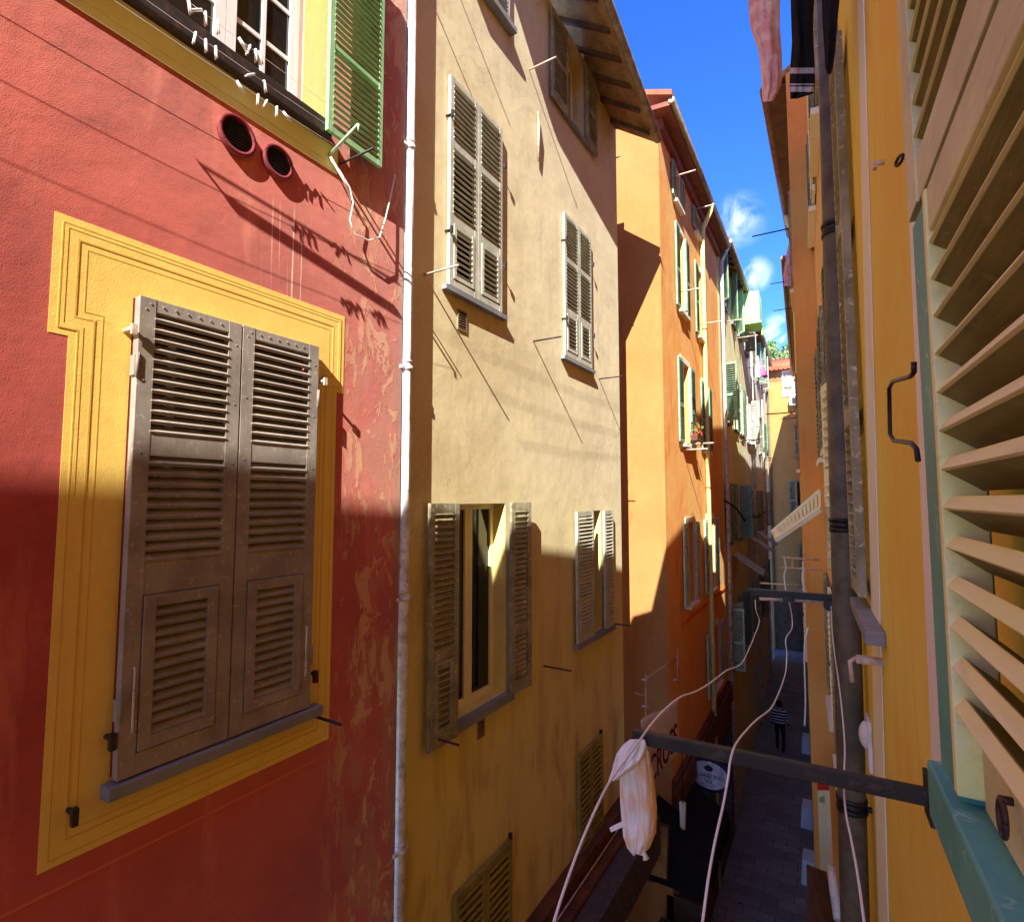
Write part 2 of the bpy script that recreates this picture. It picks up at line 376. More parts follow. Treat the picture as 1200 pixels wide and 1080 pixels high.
def leaf(parent, F, s0, s1, z0, z1, d, mat, sections, stile=.06, th=.035, pitch=.05, name='shutter', bevel=0, ang=R(38), flap=True, slat_th=.010, slat_w=None):
    """one louvred shutter leaf. sections = [(zlo, zhi, kind)], kind L louvres, P panel, F hinged flap of louvres"""
    b = MB(F); subs = []; w = slat_w or pitch*1.02
    b.box(s0, s0+stile, d, d+th, z0, z1); b.box(s1-stile, s1, d, d+th, z0, z1)
    z = z0; a, c = s0+stile, s1-stile
    for (lo, hi, k) in sections:
        if lo > z+.004: b.box(a, c, d+.002, d+th-.002, z, lo)
        if k == 'P': b.box(a, c, d+.008, d+th-.010, lo, hi)
        elif k == 'L':
            n = max(2, int(round((hi-lo)/pitch)))
            for i in range(n): b.slat(a-.006, c+.006, d+th/2, lo+(i+.5)*(hi-lo)/n, w, slat_th, ang+random.uniform(-.03, .03))
        elif k == 'F': subs.append((lo, hi))
        z = hi
    if z1 > z+.004: b.box(a, c, d+.002, d+th-.002, z, z1)
    o = b.build(name, mat, parent, bevel=bevel)
    for (lo, hi) in subs:
        q = MB(F); fs = stile*.75; e = .006
        q.box(a+e, a+e+fs, d+.004, d+th+.006, lo+e, hi-e); q.box(c-e-fs, c-e, d+.004, d+th+.006, lo+e, hi-e)
        q.box(a+e+fs, c-e-fs, d+.006, d+th+.004, lo+e, lo+e+fs); q.box(a+e+fs, c-e-fs, d+.006, d+th+.004, hi-e-fs, hi-e)
        L, U = lo+e+fs, hi-e-fs; n = max(2, int(round((U-L)/pitch)))
        for i in range(n): q.slat(a+e+fs-.004, c-e-fs+.004, d+th/2, L+(i+.5)*(U-L)/n, w, slat_th, ang+random.uniform(-.03, .03))
        q.build('flap', mat, o, bevel=bevel)
    return o

def rod(parent, F, base, length, mat, r=.009, rise=0.0, name='clothes_rod', d0=0.0):
    s, z = base; p = F.P(s, d0, z); q = F.P(s, d0+length, z+rise)
    b = MB(); b.tube([p, q], r, 8); return b.build(name, mat, parent)
LX, LY, LZ = 1.0, 3.75, 2.95              # light travels (-LX, LY, -LZ)
def rod_from_shadow(parent, F, tip_shadow_px, length, mat, r=.008):
    s, z = F.px(*tip_shadow_px); return rod(parent, F, (s-LY*length, z+LZ*length), length, mat, r)

def casement(parent, F, s0, s1, z0, z1, d, mat, fr=.05, cols=1, rows=1, bar=.02, name='window', th=.05):
    b = MB(F); b.box(s0, s0+fr, d, d+th, z0, z1); b.box(s1-fr, s1, d, d+th, z0, z1)
    b.box(s0+fr, s1-fr, d, d+th, z0, z0+fr); b.box(s0+fr, s1-fr, d, d+th, z1-fr, z1)
    for i in range(1, cols): s = s0+fr+(s1-s0-2*fr)*i/cols; b.box(s-bar/2, s+bar/2, d+.008, d+th-.008, z0+fr, z1-fr)
    for i in range(1, rows):
        z = z0+fr+(z1-z0-2*fr)*i/rows; b.box(s0+fr, s1-fr, d+.012, d+th-.012, z-bar/2, z+bar/2)
    o = b.build(name, mat, parent)
    g = MB(F); g.box(s0+fr-.005, s1-fr+.005, d+th*.4, d+th*.55, z0+fr-.005, z1-fr+.005); g.build('glass', M['glass'], o)
    return o
def pipe_brackets(parent, F, s, d, zs, r, mat):
    for z in zs:
        b = MB(F); c = F.P(s, d, z)
        b.tube([c+Vector((0, 0, -.018)), c+Vector((0, 0, .018))], r*1.22, 14)
        b.tube([c+Vector((0, 0, .045)), c+Vector((0, 0, .065))], r*1.12, 14)
        b.box(s+r*.2, s+r*1.9, d-.02, d+.015, z-.012, z+.012)
        b.box(s-r*1.9, s-r, -.01, .02, z-.012, z+.012)
        b.build('pipe_bracket', mat, parent)

# ================================================================== LEFT: RED HOUSE
FL = Frame(-3.0, 0, 0, 1)
red = thing('red_house', 'salmon red house with yellow painted window surround beside the white drainpipe', 'house', (-3.2, 1.0, 0))
mz0, mz1, ms0, ms1 = H-1.315, H+1.005, 1.255, 2.325
# upper window
us_r = FL.px(352, 135)[0]; uz0 = FL.px(352, 138)[1]
u0, u1, uz1 = 0.55, us_r, uz0+1.75
wall(FL, -7, 3.19, 0, 17.3, [(ms0+.04, ms1-.04, mz0+.03, mz1-.03), (u0, u1, uz0, uz1)], M['red'], red)
# surround of the shuttered window: eared outline with painted mouldings
P = lambda u, v: FL.px(u, v)
Lo, Li, Ro, Ri = P(61, 300)[0], P(62, 700)[0], P(403, 410)[0], P(391, 600)[0]
zt, zel, zer, zb = P(64, 244)[1], P(58, 394)[1], P(402, 458)[1], P(43, 1022)[1]
zb2 = P(382, 868)[1]; zb = (zb+zb2)/2; zear = (zel+zer)/2; zt = (zt+P(403, 373)[1])/2
def outline(i, j):
    return [(Lo+i, zt-i), (Lo+i, zear+i), (Li+i, zear+i), (Li+i, zb+i), (Ri-i, zb+i), (Ri-i, zear+i), (Ro-i, zear+i), (Ro-i, zt-i)]
inn = [(ms0, mz1), (ms0, zear+.1), (ms0, zear), (ms0, mz0), (ms1, mz0), (ms1, zear), (ms1, zear+.1), (ms1, mz1)]
sr = MB(FL)
sr.ring(outline(0, 0), outline(.035, 0), .0, .0022); sr.ring(outline(.035, 0), outline(.055, 0), 0, .0042)
sr.ring(outline(.055, 0), outline(.095, 0), 0, .0028); sr.ring(outline(.095, 0), outline(.105, 0), 0, .002)
sr.ring(outline(.105, 0), [(s, z) for s, z in inn], 0, .0014)
sr.build('painted_surround', M['surround'], red)
ln = MB(FL)
for k, w in ((.031, .006), (.092, .008), (.128, .005)): ln.ring(outline(k, 0), outline(k+w, 0), .0, .005 if k < .05 else (.0036 if k < .1 else .0024))
ln.build('painted_line', M['surround_line'], red)
mid = (ms0+ms1)/2
zq = lambda v: P(145, v)[1]
secs = [(mz0+.10, H-.47, 'F'), (zq(660), zq(533), 'L'), (zq(508), mz1-.065, 'L')]
for (a, b_) in ((ms0, mid-.004), (mid+.004, ms1)):
    lf = leaf(red, FL, a, b_, mz0, mz1, .022, M['brown_wood'], secs, stile=.075, th=.052, pitch=.0525, bevel=.002, ang=R(34), slat_w=.064, slat_th=.020)
    for zz in (mz0+.32, mz1-.35):
        q = MB(FL); sx = a if a == ms0 else b_
        q.box(sx-.012, sx+.012, .03, .075, zz-.05, zz+.05); q.tube([FL.P(sx, .075, zz-.06), FL.P(sx, .075, zz+.06)], .009, 8); q.build('hinge', M['brown_wood'], lf)
    q = MB(FL); sx = a+.05 if a == ms0 else b_-.05
    q.tube([FL.P(sx, .066, mz0+.2), FL.P(sx, .085, mz0+.21), FL.P(sx, .085, mz0+.5), FL.P(sx, .066, mz0+.51)], .006, 6); q.build('latch', M['light_rod'], lf)
    q = MB(FL)
    for k in range(7):
        for (ss, zz) in ((a+.03, mz0+.1+k*.36), (b_-.03, mz0+.15+k*.34), (a+.05+k*.06, mz1-.03)): q.tube([FL.P(ss, .072, zz), FL.P(ss, .077, zz)], .006, 6)
    no = q.build('nail', M['brown_wood'], red); bm_ = bmesh.new(); bm_.from_mesh(lf.data); bm_.from_mesh(no.data); bm_.to_mesh(lf.data); bm_.free(); bpy.data.objects.remove(no)
for (s_, z_) in ((P(146, 388)), (P(370, 448))):
    q = MB(FL); q.tube([FL.P(s_, 0, z_), FL.P(s_, .10, z_)], .012, 8); q.box(s_-.012, s_+.012, .09, .105, z_-.03, z_+.02); q.build('shutter_catch', M['light_rod'], red)
for (s_, z_) in ((P(124, 862)), (P(362, 788)), (P(80, 948))):
    q = MB(FL); q.tube([FL.P(s_, 0, z_), FL.P(s_, .07, z_)], .012, 8); q.box(s_-.012, s_+.012, .05, .08, z_-.05, z_+.025); q.build('shutter_catch', M['iron'], red)
q = MB(FL); sl0, sl1 = P(116, 925)[0], P(368, 828)[0]
q.box(sl0, sl1, 0.006, .095, mz0-.075, mz0-.012); q.build('sill', M['stone'], red, bevel=.006)
rod(red, FL, P(366, 838), .27, M['black_iron'], .010)
q = MB(FL); zsm = P(200, 975)[1]; q.box(-6.9, Ri+.02, .0, .004, zsm-.006, zsm+.006); q.build('plaster_seam', M['red_seam'], red)
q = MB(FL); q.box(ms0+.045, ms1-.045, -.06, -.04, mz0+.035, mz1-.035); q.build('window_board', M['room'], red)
# vents
for k, (u, v) in enumerate(((276, 160), (324, 191))):
    s_, z_ = P(u, v); rr = .104 if k == 0 else .093
    q = MB(FL); n = 28
    prof = [(rr*1.12, 0), (rr*1.18, .016), (rr*1.1, .032), (rr*.92, .032), (rr*.88, .01)]
    base = len(q.v)
    for (r_, d_) in prof:
        for i in range(n): a = 2*math.pi*i/n; q.pt(s_+r_*math.cos(a), d_, z_+r_*math.sin(a))
    for j in range(len(prof)-1):
        for i in range(n): i2 = (i+1) % n; q.face((base+j*n+i, base+j*n+i2, base+(j+1)*n+i2, base+(j+1)*n+i), True)
    vo = q.build('round_vent', M['vent_red'], red)
    g = MB(FL); g.prism([(s_+rr*.9*math.cos(2*math.pi*i/n), z_+rr*.9*math.sin(2*math.pi*i/n)) for i in range(n)], .002, .008)
    g.build('vent_hole', M['black_iron'], vo)
    g = MB(FL)
    for i in range(9):
        zz = -rr*.75+i*rr*1.5/8; hw = math.sqrt(max(0, (rr*.88)**2-zz*zz)); g.slat(s_-hw, s_+hw, .018, z_+zz, .018, .004, R(40))
    g.build('vent_grille', M['iron'], vo)
# upper window: sill, surround, casements, green shutter
sL = -1.2; sR = P(381, 162)[0]; zs_ = P(381, 160)[1]
q = MB(FL); q.box(-.3, sR, .013, .074, uz0-.05, uz0+.06); q.build('sill', M['iron'], red, bevel=.006)
fb = MB(FL)
lowz = P(390, 202)[1]
fb.box(-.4, P(395, 170)[0], 0, .010, lowz, uz0-.052)
fb.box(-.4, P(392, 170)[0], .010, .016, lowz+.05, lowz+.075)
fb.build('sill_band', M['pale_surround'], red)
fb = MB(FL); fb.box(u1+.002, P(381, 120)[0], 0, .012, uz0-.03, uz1+.3); fb.build('window_surround', M['pale_surround'], red)
wm = (P(258, 60, )[0])
wd = -.09
wl0, wc, wr1 = u0, FL.px(258, 50, wd)[0], u1
for (a, b_) in ((wl0, wc), (wc+.004, wr1)):
    casement(red, FL, a, b_, uz0, uz1, wd, M['white_wood'], .062, 2, 5, .026)
gs0, gs1 = FL.px(383, 140, .09)[0], FL.px(447, 150, .09)[0]; gz0 = FL.px(447, 193, .09)[1]
ggz = (gz0+FL.px(383, 158, .09)[1])/2
leaf(red, FL, gs0, gs1, ggz, uz1, .075, M['green_wood'], [(ggz+.05, ggz+.62, 'L'), (ggz+.66, uz1-.06, 'L')], stile=.045, th=.03, pitch=.046, bevel=.002, ang=R(36), slat_w=.044, slat_th=.016)
# rods and lines at the upper window
tipA = atX(420, 146, -2.64)
q = MB(); bA = FL.P(*(lambda p: (p[0], 0, p[1]))(P(385, 183))); q.tube([bA, tipA], .011, 8); q.tube([tipA, tipA+Vector((.0, 0, -.05))], .006, 6); q.build('clothes_rod', M['green_rod'], red)
q = MB(); b0 = FL.P(*(lambda p: (p[0]-3.6, 0, p[1]))(P(385, 183))); t0 = b0+Vector((.36, 0, .1)); q.tube([b0, t0], .011, 8); q.build('clothes_rod', M['green_rod'], red)
lines = []
for k, f in enumerate((.3, .6, .97)):
    a = b0.lerp(t0, f); c = bA.lerp(tipA, f); pts = []
    for i in range(25):
        t = i/24; p = a.lerp(c, t); p.z -= .05*4*t*(1-t); pts.append(p)
    lines.append(pts)
    tag(MB().tube(pts, .0012, 5).build('washing_line', M['cable']), ['thin washing line nearest the wall below the upper casement window', 'thin washing line in the middle of the three below the upper casement window', 'thin washing line farthest out from the wall below the upper casement window'][k], 'washing line', 'washing lines at the red house')
pegs = [(2, .695), (2, .71), (2, .718), (2, .735), (2, .77), (2, .785), (2, .795), (2, .80), (1, .72), (1, .735), (1, .75), (1, .81), (1, .83), (0, .80), (0, .835), (0, .85), (0, .87), (0, .885)]
for i, (li, t) in enumerate(pegs):
    p = lines[li][0].lerp(lines[li][-1], t); p.z -= .05*4*t*(1-t); a = random.choice((random.uniform(-.4, .4), random.uniform(-1.2, 1.2)))
    b = MB(); dv = Vector((0, math.sin(a), -math.cos(a))); sd = Vector((1, 0, 0))
    for s_ in (-1, 1): b.tube([p-dv*.012+sd*.003*s_, p+dv*.055+sd*.009*s_], [.0055, .0045], 6)
    tag(b.build('clothes_peg', M['peg']), 'white clothes peg clipped on the washing lines in front of the upper casement window', 'clothes peg', 'white pegs on the washing lines')
# poles above the picture whose shadows cross the wall
def from_shadow(F, u, v, off):
    s, z = F.px(u, v); p = F.P(s, 0, z); return p+Vector((LX, -LY, LZ))*off
pl = MB(); pl.tube([from_shadow(FL, 272, 240, .45), from_shadow(FL, 466, 366, .45)], .018, 8)
pl.tube([from_shadow(FL, 236, 194, .45), from_shadow(FL, 272, 240, .45)], .008, 8)
pl.tube([from_shadow(FL, 236, 194, .45), from_shadow(FL, 468, 333, .45)], .005, 8)
tag(pl.build('drying_rack', M['iron']), 'dark drying rack of poles hung high in front of the red wall', 'drying rack')
# loose cable under the rod
cb = [FL.P(*(lambda p: (p[0], d_, p[1]))(FL.px(u, v, d_))) for (u, v, d_) in ((385, 185, .02), (398, 200, .05), (410, 220, .06), (414, 238, .05), (410, 258, .05), (415, 274, .06), (432, 282, .07), (445, 278, .07), (452, 255, .05), (458, 230, .03), (463, 205, .02))]
tag(MB().tube(cb, .0055, 6).build('loose_cable', M['cable']), 'white cable looping loosely from the green rod to the drainpipe', 'cable')
tag(MB().tube([cb[0]+Vector((.02, 0, 0)), FL.P(*(lambda p: (p[0], .06, p[1]))(FL.px(405, 215, .06))), FL.P(*(lambda p: (p[0], .02, p[1]))(FL.px(412, 235, .02)))], .008, 6).build('loose_cable', M['cable']), 'short thick white cable end hanging straight below the green rod', 'cable')
# white drainpipe on the joint
px_, py_ = -3.0-.012, 3.252
q = MB(); q.tube([(px_, py_, 0), (px_, py_, 16.8)], .046, 16); pp = q.build('drainpipe', M['white_pipe'], red)
FPp = Frame(-3.0, 0, 0, 1)
pipe_brackets(red, FPp, py_, -.012, [P(470, 165)[1], P(472, 430)[1], P(476, 700)[1], P(477, 990)[1]], .046, M['white_pipe'])
# roof of red house (above the picture)
q = MB(FL); q.hexa([(-7, .45, 16.9), (3.25, .45, 16.9), (3.25, -6, 19.3), (-7, -6, 19.3), (-7, .45, 17.1), (3.25, .45, 17.1), (3.25, -6, 19.5), (-7, -6, 19.5)]); q.build('roof', M['tile'], red)

# ================================================================== LEFT: BEIGE HOUSE
FB = Frame(-3.075, 0, 0, 1); PB = FB.px
bei = thing('beige_house', 'beige rendered house with grey louvred shutters right of the white drainpipe', 'house', (-3.3, 5.8, 0))
send = 8.42
def mean_rect(tl, tr, bl, br):
    q = [PB(*p) for p in (tl, tr, bl, br)]
    return (q[0][0]+q[2][0])/2, (q[1][0]+q[3][0])/2, (q[2][1]+q[3][1])/2, (q[0][1]+q[1][1])/2
b1 = mean_rect((519, 86), (583, 150), (527, 336), (586, 369))
b2 = mean_rect((656, 247), (688, 280), (661, 416), (692, 434))
lw_o = (PB(530, 700)[0], PB(592, 700)[0]); lw_z = (PB(560, 828)[1], PB(560, 590)[1])
sw_o = (PB(690, 650)[0], PB(702, 650)[0]); sw_z = (PB(700, 736)[1], PB(700, 598)[1])
tw_o = (PB(661, 100)[0], PB(683, 120)[0]); tw_z = (PB(672, 150)[1], PB(672, 62)[1])
t0_o = (PB(556, 10)[0], PB(592, 15)[0]); t0_z = (PB(590, 26)[1], PB(590, 26)[1]+1.7)
holes = [(b1[0]+.05, b1[1]-.05, b1[2]+.04, b1[3]-.04), (b2[0]+.05, b2[1]-.05, b2[2]+.04, b2[3]-.04), (*lw_o, *lw_z), (sw_o[0]-.08, sw_o[1]+.08, *sw_z), (*tw_o, *tw_z), (*t0_o, *t0_z)]
# wall with a sloping end edge, as the old corner leans
jt = [FB.P(PB(655, 0)[0], 0, PB(655, 0)[1]), FB.P(PB(721, 150)[0], 0, PB(721, 150)[1])]
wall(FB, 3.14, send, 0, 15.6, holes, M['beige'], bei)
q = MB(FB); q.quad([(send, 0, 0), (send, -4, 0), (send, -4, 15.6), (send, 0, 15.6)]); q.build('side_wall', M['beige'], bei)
for (r4, sp) in ((b1, .058), (b2, .05)):
    s0, s1, z0, z1 = r4; m = (s0+s1)/2; hh = z1-z0
    for (a, c) in ((s0, m-.003), (m+.003, s1)):
        leaf(bei, FB, a, c, z0, z1, .012, M['grey_wood'], [(z0+.07, z0+hh*.30, 'F'), (z0+hh*.34, z0+hh*.66, 'L'), (z0+hh*.70, z1-.05, 'L')], stile=.055, th=.036, pitch=sp, bevel=.002, ang=R(36), slat_w=sp*1.0, slat_th=.019)
    q = MB(FB); q.box(s0-.06, s1+.08, .004, .065, z0-.06, z0-.015); q.build('sill', M['stone'], bei)
    for sx in (s0-.01, s1+.01):
        for zz in (z0+hh*.25, z0+hh*.8):
            q = MB(FB); q.tube([FB.P(sx, 0, zz), FB.P(sx, .075, zz)], .01, 6); q.box(sx-.012, sx+.012, .065, .085, zz-.035, zz+.03); q.build('shutter_catch', M['iron'], bei)
# lower open window
s0, s1 = lw_o; z0, z1 = lw_z
lz0 = PB(500, 850)[1]; lL = PB(495, 700)[0]
leaf(bei, FB, lL, s0-.01, z0-.10, z1+.01, .05, M['weathered'], [(z0+.0, z0+.62, 'F'), (z0+.72, z1-.08, 'L')], stile=.06, th=.036, pitch=.055, bevel=.002, ang=R(-38))
FR_ = FB.sub(s1+.012, .06, R(7)); wl = .35
leaf(bei, FR_, 0, wl, z0-.02, z1+.01, -.018, M['weathered'], [(z0+.10, z0+.58, 'L'), (z0+.68, z1-.08, 'L')], stile=.06, th=.036, pitch=.055, bevel=.002, ang=R(-38))
q = MB(FB); q.grid(lambda u, v: FB.P(s0+.3+u*(s1-s0-.36), -.27+.02*math.sin(u*30), z0+.05+v*(z1-z0-.1)), 40, 4); q.build('curtain', M['curtain'], bei, fix=False)
m = s0+(s1-s0)*.5
casement(bei, FB, s0, m, z0, z1, -.2, M['cream_wood'], .06, 1, 1)
casement(bei, FB, m+.004, s1, z0, z1, -.2, M['cream_wood'], .06, 1, 1)
q = MB(FB); q.box(s0-.02, s1+.08, -.15, .07, z0-.09, z0-.004); q.build('sill', M['stone'], bei)
# small open window
s0, s1 = sw_o[0]-.08, sw_o[1]+.08; z0, z1 = sw_z
leaf(bei, FB, PB(671, 650)[0], s0+.10, z0-.03, z1, .04, M['grey_wood'], [(z0+.06, z0+.46, 'F'), (z0+.52, z1-.06, 'L')], stile=.05, th=.034, pitch=.05)
leaf(bei, FB, s1-.02, PB(714, 650)[0], z0-.03, z1, .04, M['grey_wood'], [(z0+.06, z0+.46, 'L'), (z0+.52, z1-.06, 'L')], stile=.05, th=.034, pitch=.05)
casement(bei, FB, s0, s1, z0, z1, -.2, M['cream_wood'], .05, 1, 1)
q = MB(FB); q.box(PB(671, 650)[0], PB(714, 650)[0], -.1, .09, z0-.1, z0-.034); q.build('sill', M['stone'], bei)
# attic window under the eave
s0, s1 = tw_o; z0, z1 = tw_z
leaf(bei, FB, PB(642, 60)[0], s0-.01, z0-.05, z1+.02, .04, M['weathered'], [(z0+.06, z0+.5, 'L'), (z0+.56, z1-.06, 'L')], stile=.05, th=.034, pitch=.05)
leaf(bei, FB, s1+.01, PB(695, 130)[0], z0-.05, z1+.02, .04, M['weathered'], [(z0+.06, z0+.5, 'L'), (z0+.56, z1-.06, 'L')], stile=.05, th=.034, pitch=.05)
casement(bei, FB, s0, s1, z0, z1, -.22, M['cream_wood'], .05, 2, 1)
q = MB(FB); q.box(s0-.1, s1+.1, .004, .05, z0-.06, z0-.004); q.build('sill', M['stone'], bei)
s0, s1 = t0_o; z0, z1 = t0_z; m = (s0+s1)/2
for (a, c) in ((s0-.03, m-.003), (m+.003, s1+.03)):
    leaf(bei, FB, a, c, z0, z1, .012, M['grey_wood'], [(z0+.07, z0+.5, 'L'), (z0+.56, z1-.06, 'L')], stile=.05, th=.034, pitch=.05)
q = MB(FB); q.box(s0-.08, s1+.1, .004, .10, z0-.08, z0-.02); q.build('sill', M['stone'], bei)
# flush green shutters low on the wall
for (l, r, tlv, trv, bz) in ((529, 595, 1046, 984, -1.9), (675, 703, 886, 857, -2.2)):
    a, c = PB(l, 1030 if l < 600 else 950)[0], PB(r, 1030 if l < 600 else 950)[0]; zt_ = (PB(l, tlv)[1]+PB(r, trv)[1])/2; m = (a+c)/2
    for (x, y) in ((a, m-.003), (m+.003, c)):
        leaf(bei, FB, x, y, zt_-2.0, zt_, .012, M['olive'], [(zt_-1.9, zt_-1.1, 'L'), (zt_-1.02, zt_-.06, 'L')], stile=.05, th=.045, pitch=.075, ang=R(-28), slat_w=.05, slat_th=.026)
    q = MB(FB); q.box(c+.004, c+.03, .004, .04, zt_-.08, zt_+.05); q.build('hinge', M['iron'], bei)
for (u, v, w_, h_) in ((541, 376, .075, .1), (563, 853, .06, .085)):
    a, z = PB(u, v); q = MB(FB); q.box(a-w_, a-w_+.015, 0, .012, z-h_, z+h_); q.box(a+w_-.015, a+w_, 0, .012, z-h_, z+h_)
    q.box(a-w_+.015, a+w_-.015, 0, .012, z-h_, z-h_+.015); q.box(a-w_+.015, a+w_-.015, 0, .012, z+h_-.015, z+h_)
    for i in range(6): q.slat(a-w_+.015, a+w_-.015, .008, z-h_+.03+i*(2*h_-.05)/6, .016, .003, R(40))
    vg = q.build('wall_vent', M['vent_grey'], bei); q = MB(FB); q.box(a-w_+.012, a+w_-.012, .001, .004, z-h_+.012, z+h_-.012); q.build('vent_hole', M['black_iron'], vg)
for (base, L_, mt) in (((497, 322), .38, 'light_rod'), ((625, 400), .37, 'iron'), ((702, 444), .37, 'iron'), ((620, 82), .37, 'light_rod'), ((699, 193), .4, 'light_rod'), ((716, 730), .3, 'black_iron'), ((637, 780), .36, 'black_iron'), ((505, 863), .3, 'iron')):
    rod(bei, FB, PB(*base), L_, M[mt], .010)
for p in ((555, 118), (598, 148), (541, 442)): rod_from_shadow(bei, FB, p, .42, M['iron'])
q = MB(FB); a, z = PB(628, 150); a2, z2 = PB(629, 190); q.tube([FB.P(a, .03, z+.2), FB.P(a, .04, z), FB.P(a+.01, .03, z2)], [.008, .02, .012], 8); q.build('wall_hook', M['light_rod'], bei)
# eave: boards, rafters, gutter
g1 = Vector((-2.36, 5.9, H+6.42)); g2 = Vector((-2.33, 8.12, H+5.86)); sl = (g2.z-g1.z)/(g2.y-g1.y)
gz = lambda y: g2.z+sl*(y-g2.y)
jz = lambda y: jt[1].z+(jt[1].z-jt[0].z)/(jt[1].y-jt[0].y)*(y-jt[1].y)
y0, y1 = 3.3, 8.36
sl_z = lambda y, x: (jz(y)+.2)*(1-(x+3.4)/1.02)+(gz(y)-.02)*((x+3.4)/1.02)
q = MB(); ny = 24
for (x0, x1) in ((-3.4, -2.38),):
    for k in range(ny):
        ya, yb = y0+(y1-y0)*k/ny, y0+(y1-y0)*(k+1)/ny
        q.hexa([(x0, ya, sl_z(ya, x0)), (x0, yb, sl_z(yb, x0)), (x1, yb, sl_z(yb, x1)), (x1, ya, sl_z(ya, x1)), (x0, ya, sl_z(ya, x0)+.06), (x0, yb, sl_z(yb, x0)+.06), (x1, yb, sl_z(yb, x1)+.06), (x1, ya, sl_z(ya, x1)+.06)], True)
ev = q.build('eave', M['eave_wood'], bei)
for i in range(12):
    y = y0+.25+i*.42
    if y > y1-.05: break
    q = MB(); xa, xb = -3.2, -2.44
    q.hexa([(xa, y-.03, sl_z(y, xa)-.07), (xa, y+.03, sl_z(y, xa)-.07), (xb, y+.03, sl_z(y, xb)-.06), (xb, y-.03, sl_z(y, xb)-.06), (xa, y-.03, sl_z(y, xa)+.01), (xa, y+.03, sl_z(y, xa)+.01), (xb, y+.03, sl_z(y, xb)+.01), (xb, y-.03, sl_z(y, xb)+.01)], True); q.build('rafter', M['rafter'], ev)
q = MB(); n = 10; pts = []
base = len(q.v)
for (y) in (y0, y0+1.3, y0+1.34, y0+2.6, y0+2.64, y0+3.9, y0+3.94, y1+.02):
    for k in range(n+1):
        a = math.pi*(k/n)+math.pi; q.v.append(Vector((-2.34+.06*math.cos(a), y, gz(y)+.03+.06*math.sin(a))))
for j in range(7):
    for k in range(n): q.face((base+j*(n+1)+k, base+j*(n+1)+k+1, base+(j+1)*(n+1)+k+1, base+(j+1)*(n+1)+k), True)
q.build('gutter', M['gutter'], bei, solid=.006, fix=False)
q = MB(); q.hexa([(-2.36, y0, gz(y0)+.06), (-2.36, y1, gz(y1)+.06), (-8, y1, gz(y1)+4.4), (-8, y0, gz(y0)+4.4), (-2.36, y0, gz(y0)+.16), (-2.36, y1, gz(y1)+.16), (-8, y1, gz(y1)+4.5), (-8, y0, gz(y0)+4.5)]); q.build('roof', M['tile'], bei)
# shop fascia at street level
fz = atX(745, 1000, -2.5)
q = MB(FB); q.box(3.6, 8.3, .004, .16, fz.z-.7, fz.z+.15); q.box(3.6, 8.35, .16, .32, fz.z-.5, fz.z-.02); fa = q.build('shop_fascia', M['brown_board'], bei)
q = MB(FB); q.box(3.6, 8.38, .32, .56, fz.z-.16, fz.z-.08); q.box(3.6, 8.38, .53, .56, fz.z-.62, fz.z-.16); q.build('awning_box', M['awning_grey'], fa)
q = MB(FB); q.tube([FB.P(3.6, .2, fz.z+.0), FB.P(8.3, .2, fz.z+.02)], .012, 6); q.build('cable', M['light_rod'], fa)

# ================================================================== LEFT: ORANGE HOUSE
AX, AY = -2.766, 9.9
FO = Frame(AX, AY, -.0197, 1); PO = FO.px
FY = Frame(AX, AY, 1, 0)                   # its end wall over the alley, facing us
ora = thing('orange_house', 'orange corner house with a yellow end wall and green shutters beyond the alley', 'house', (-3.2, 12.5, 0))
oz = H+7.3
rows = [((790, 805), (275, 365)), ((813, 825), (318, 395)), ((793, 812), (427, 520)), ((820, 832), (452, 528)), ((799, 818), (612, 706)), ((824, 841), (607, 690)), ((827, 847), (733, 805)), ((781, 802), (168, 238)), ((810, 822), (230, 275))]
oh = []
for ((l, r), (t, b_)) in rows:
    mv = (t+b_)/2; a, c = PO(l, mv)[0], PO(r, mv)[0]
    zz0 = PO((l+r)/2, b_)[1]; zz1 = PO((l+r)/2, t)[1]
    oh.append((a, c, zz0, zz1))
oh[7] = (oh[7][0]+.3, oh[7][1]-.3, oh[7][2], min(oh[7][3], oz-.3)); oh[8] = (oh[8][0], oh[8][1], oh[8][2], min(oh[8][3], oz-.3))
L_o = 6.32
lowcut = H-2.4
wall(FO, 0, L_o, 0, oz, [], M['orange'], ora) if False else None
inset = [(a+(c-a)*.27, c-(c-a)*.27, e, f) for (a, c, e, f) in oh]
wall(FO, 0, L_o, 0, oz+.1, inset, M['orange'], ora)
q = MB(FY); q.quad([(-6, 0, 0), (0, 0, 0), (0, 0, oz+.1), (-6, 0, oz+.1)]); q.build('end_wall', M['yellow'], ora, fix=False)
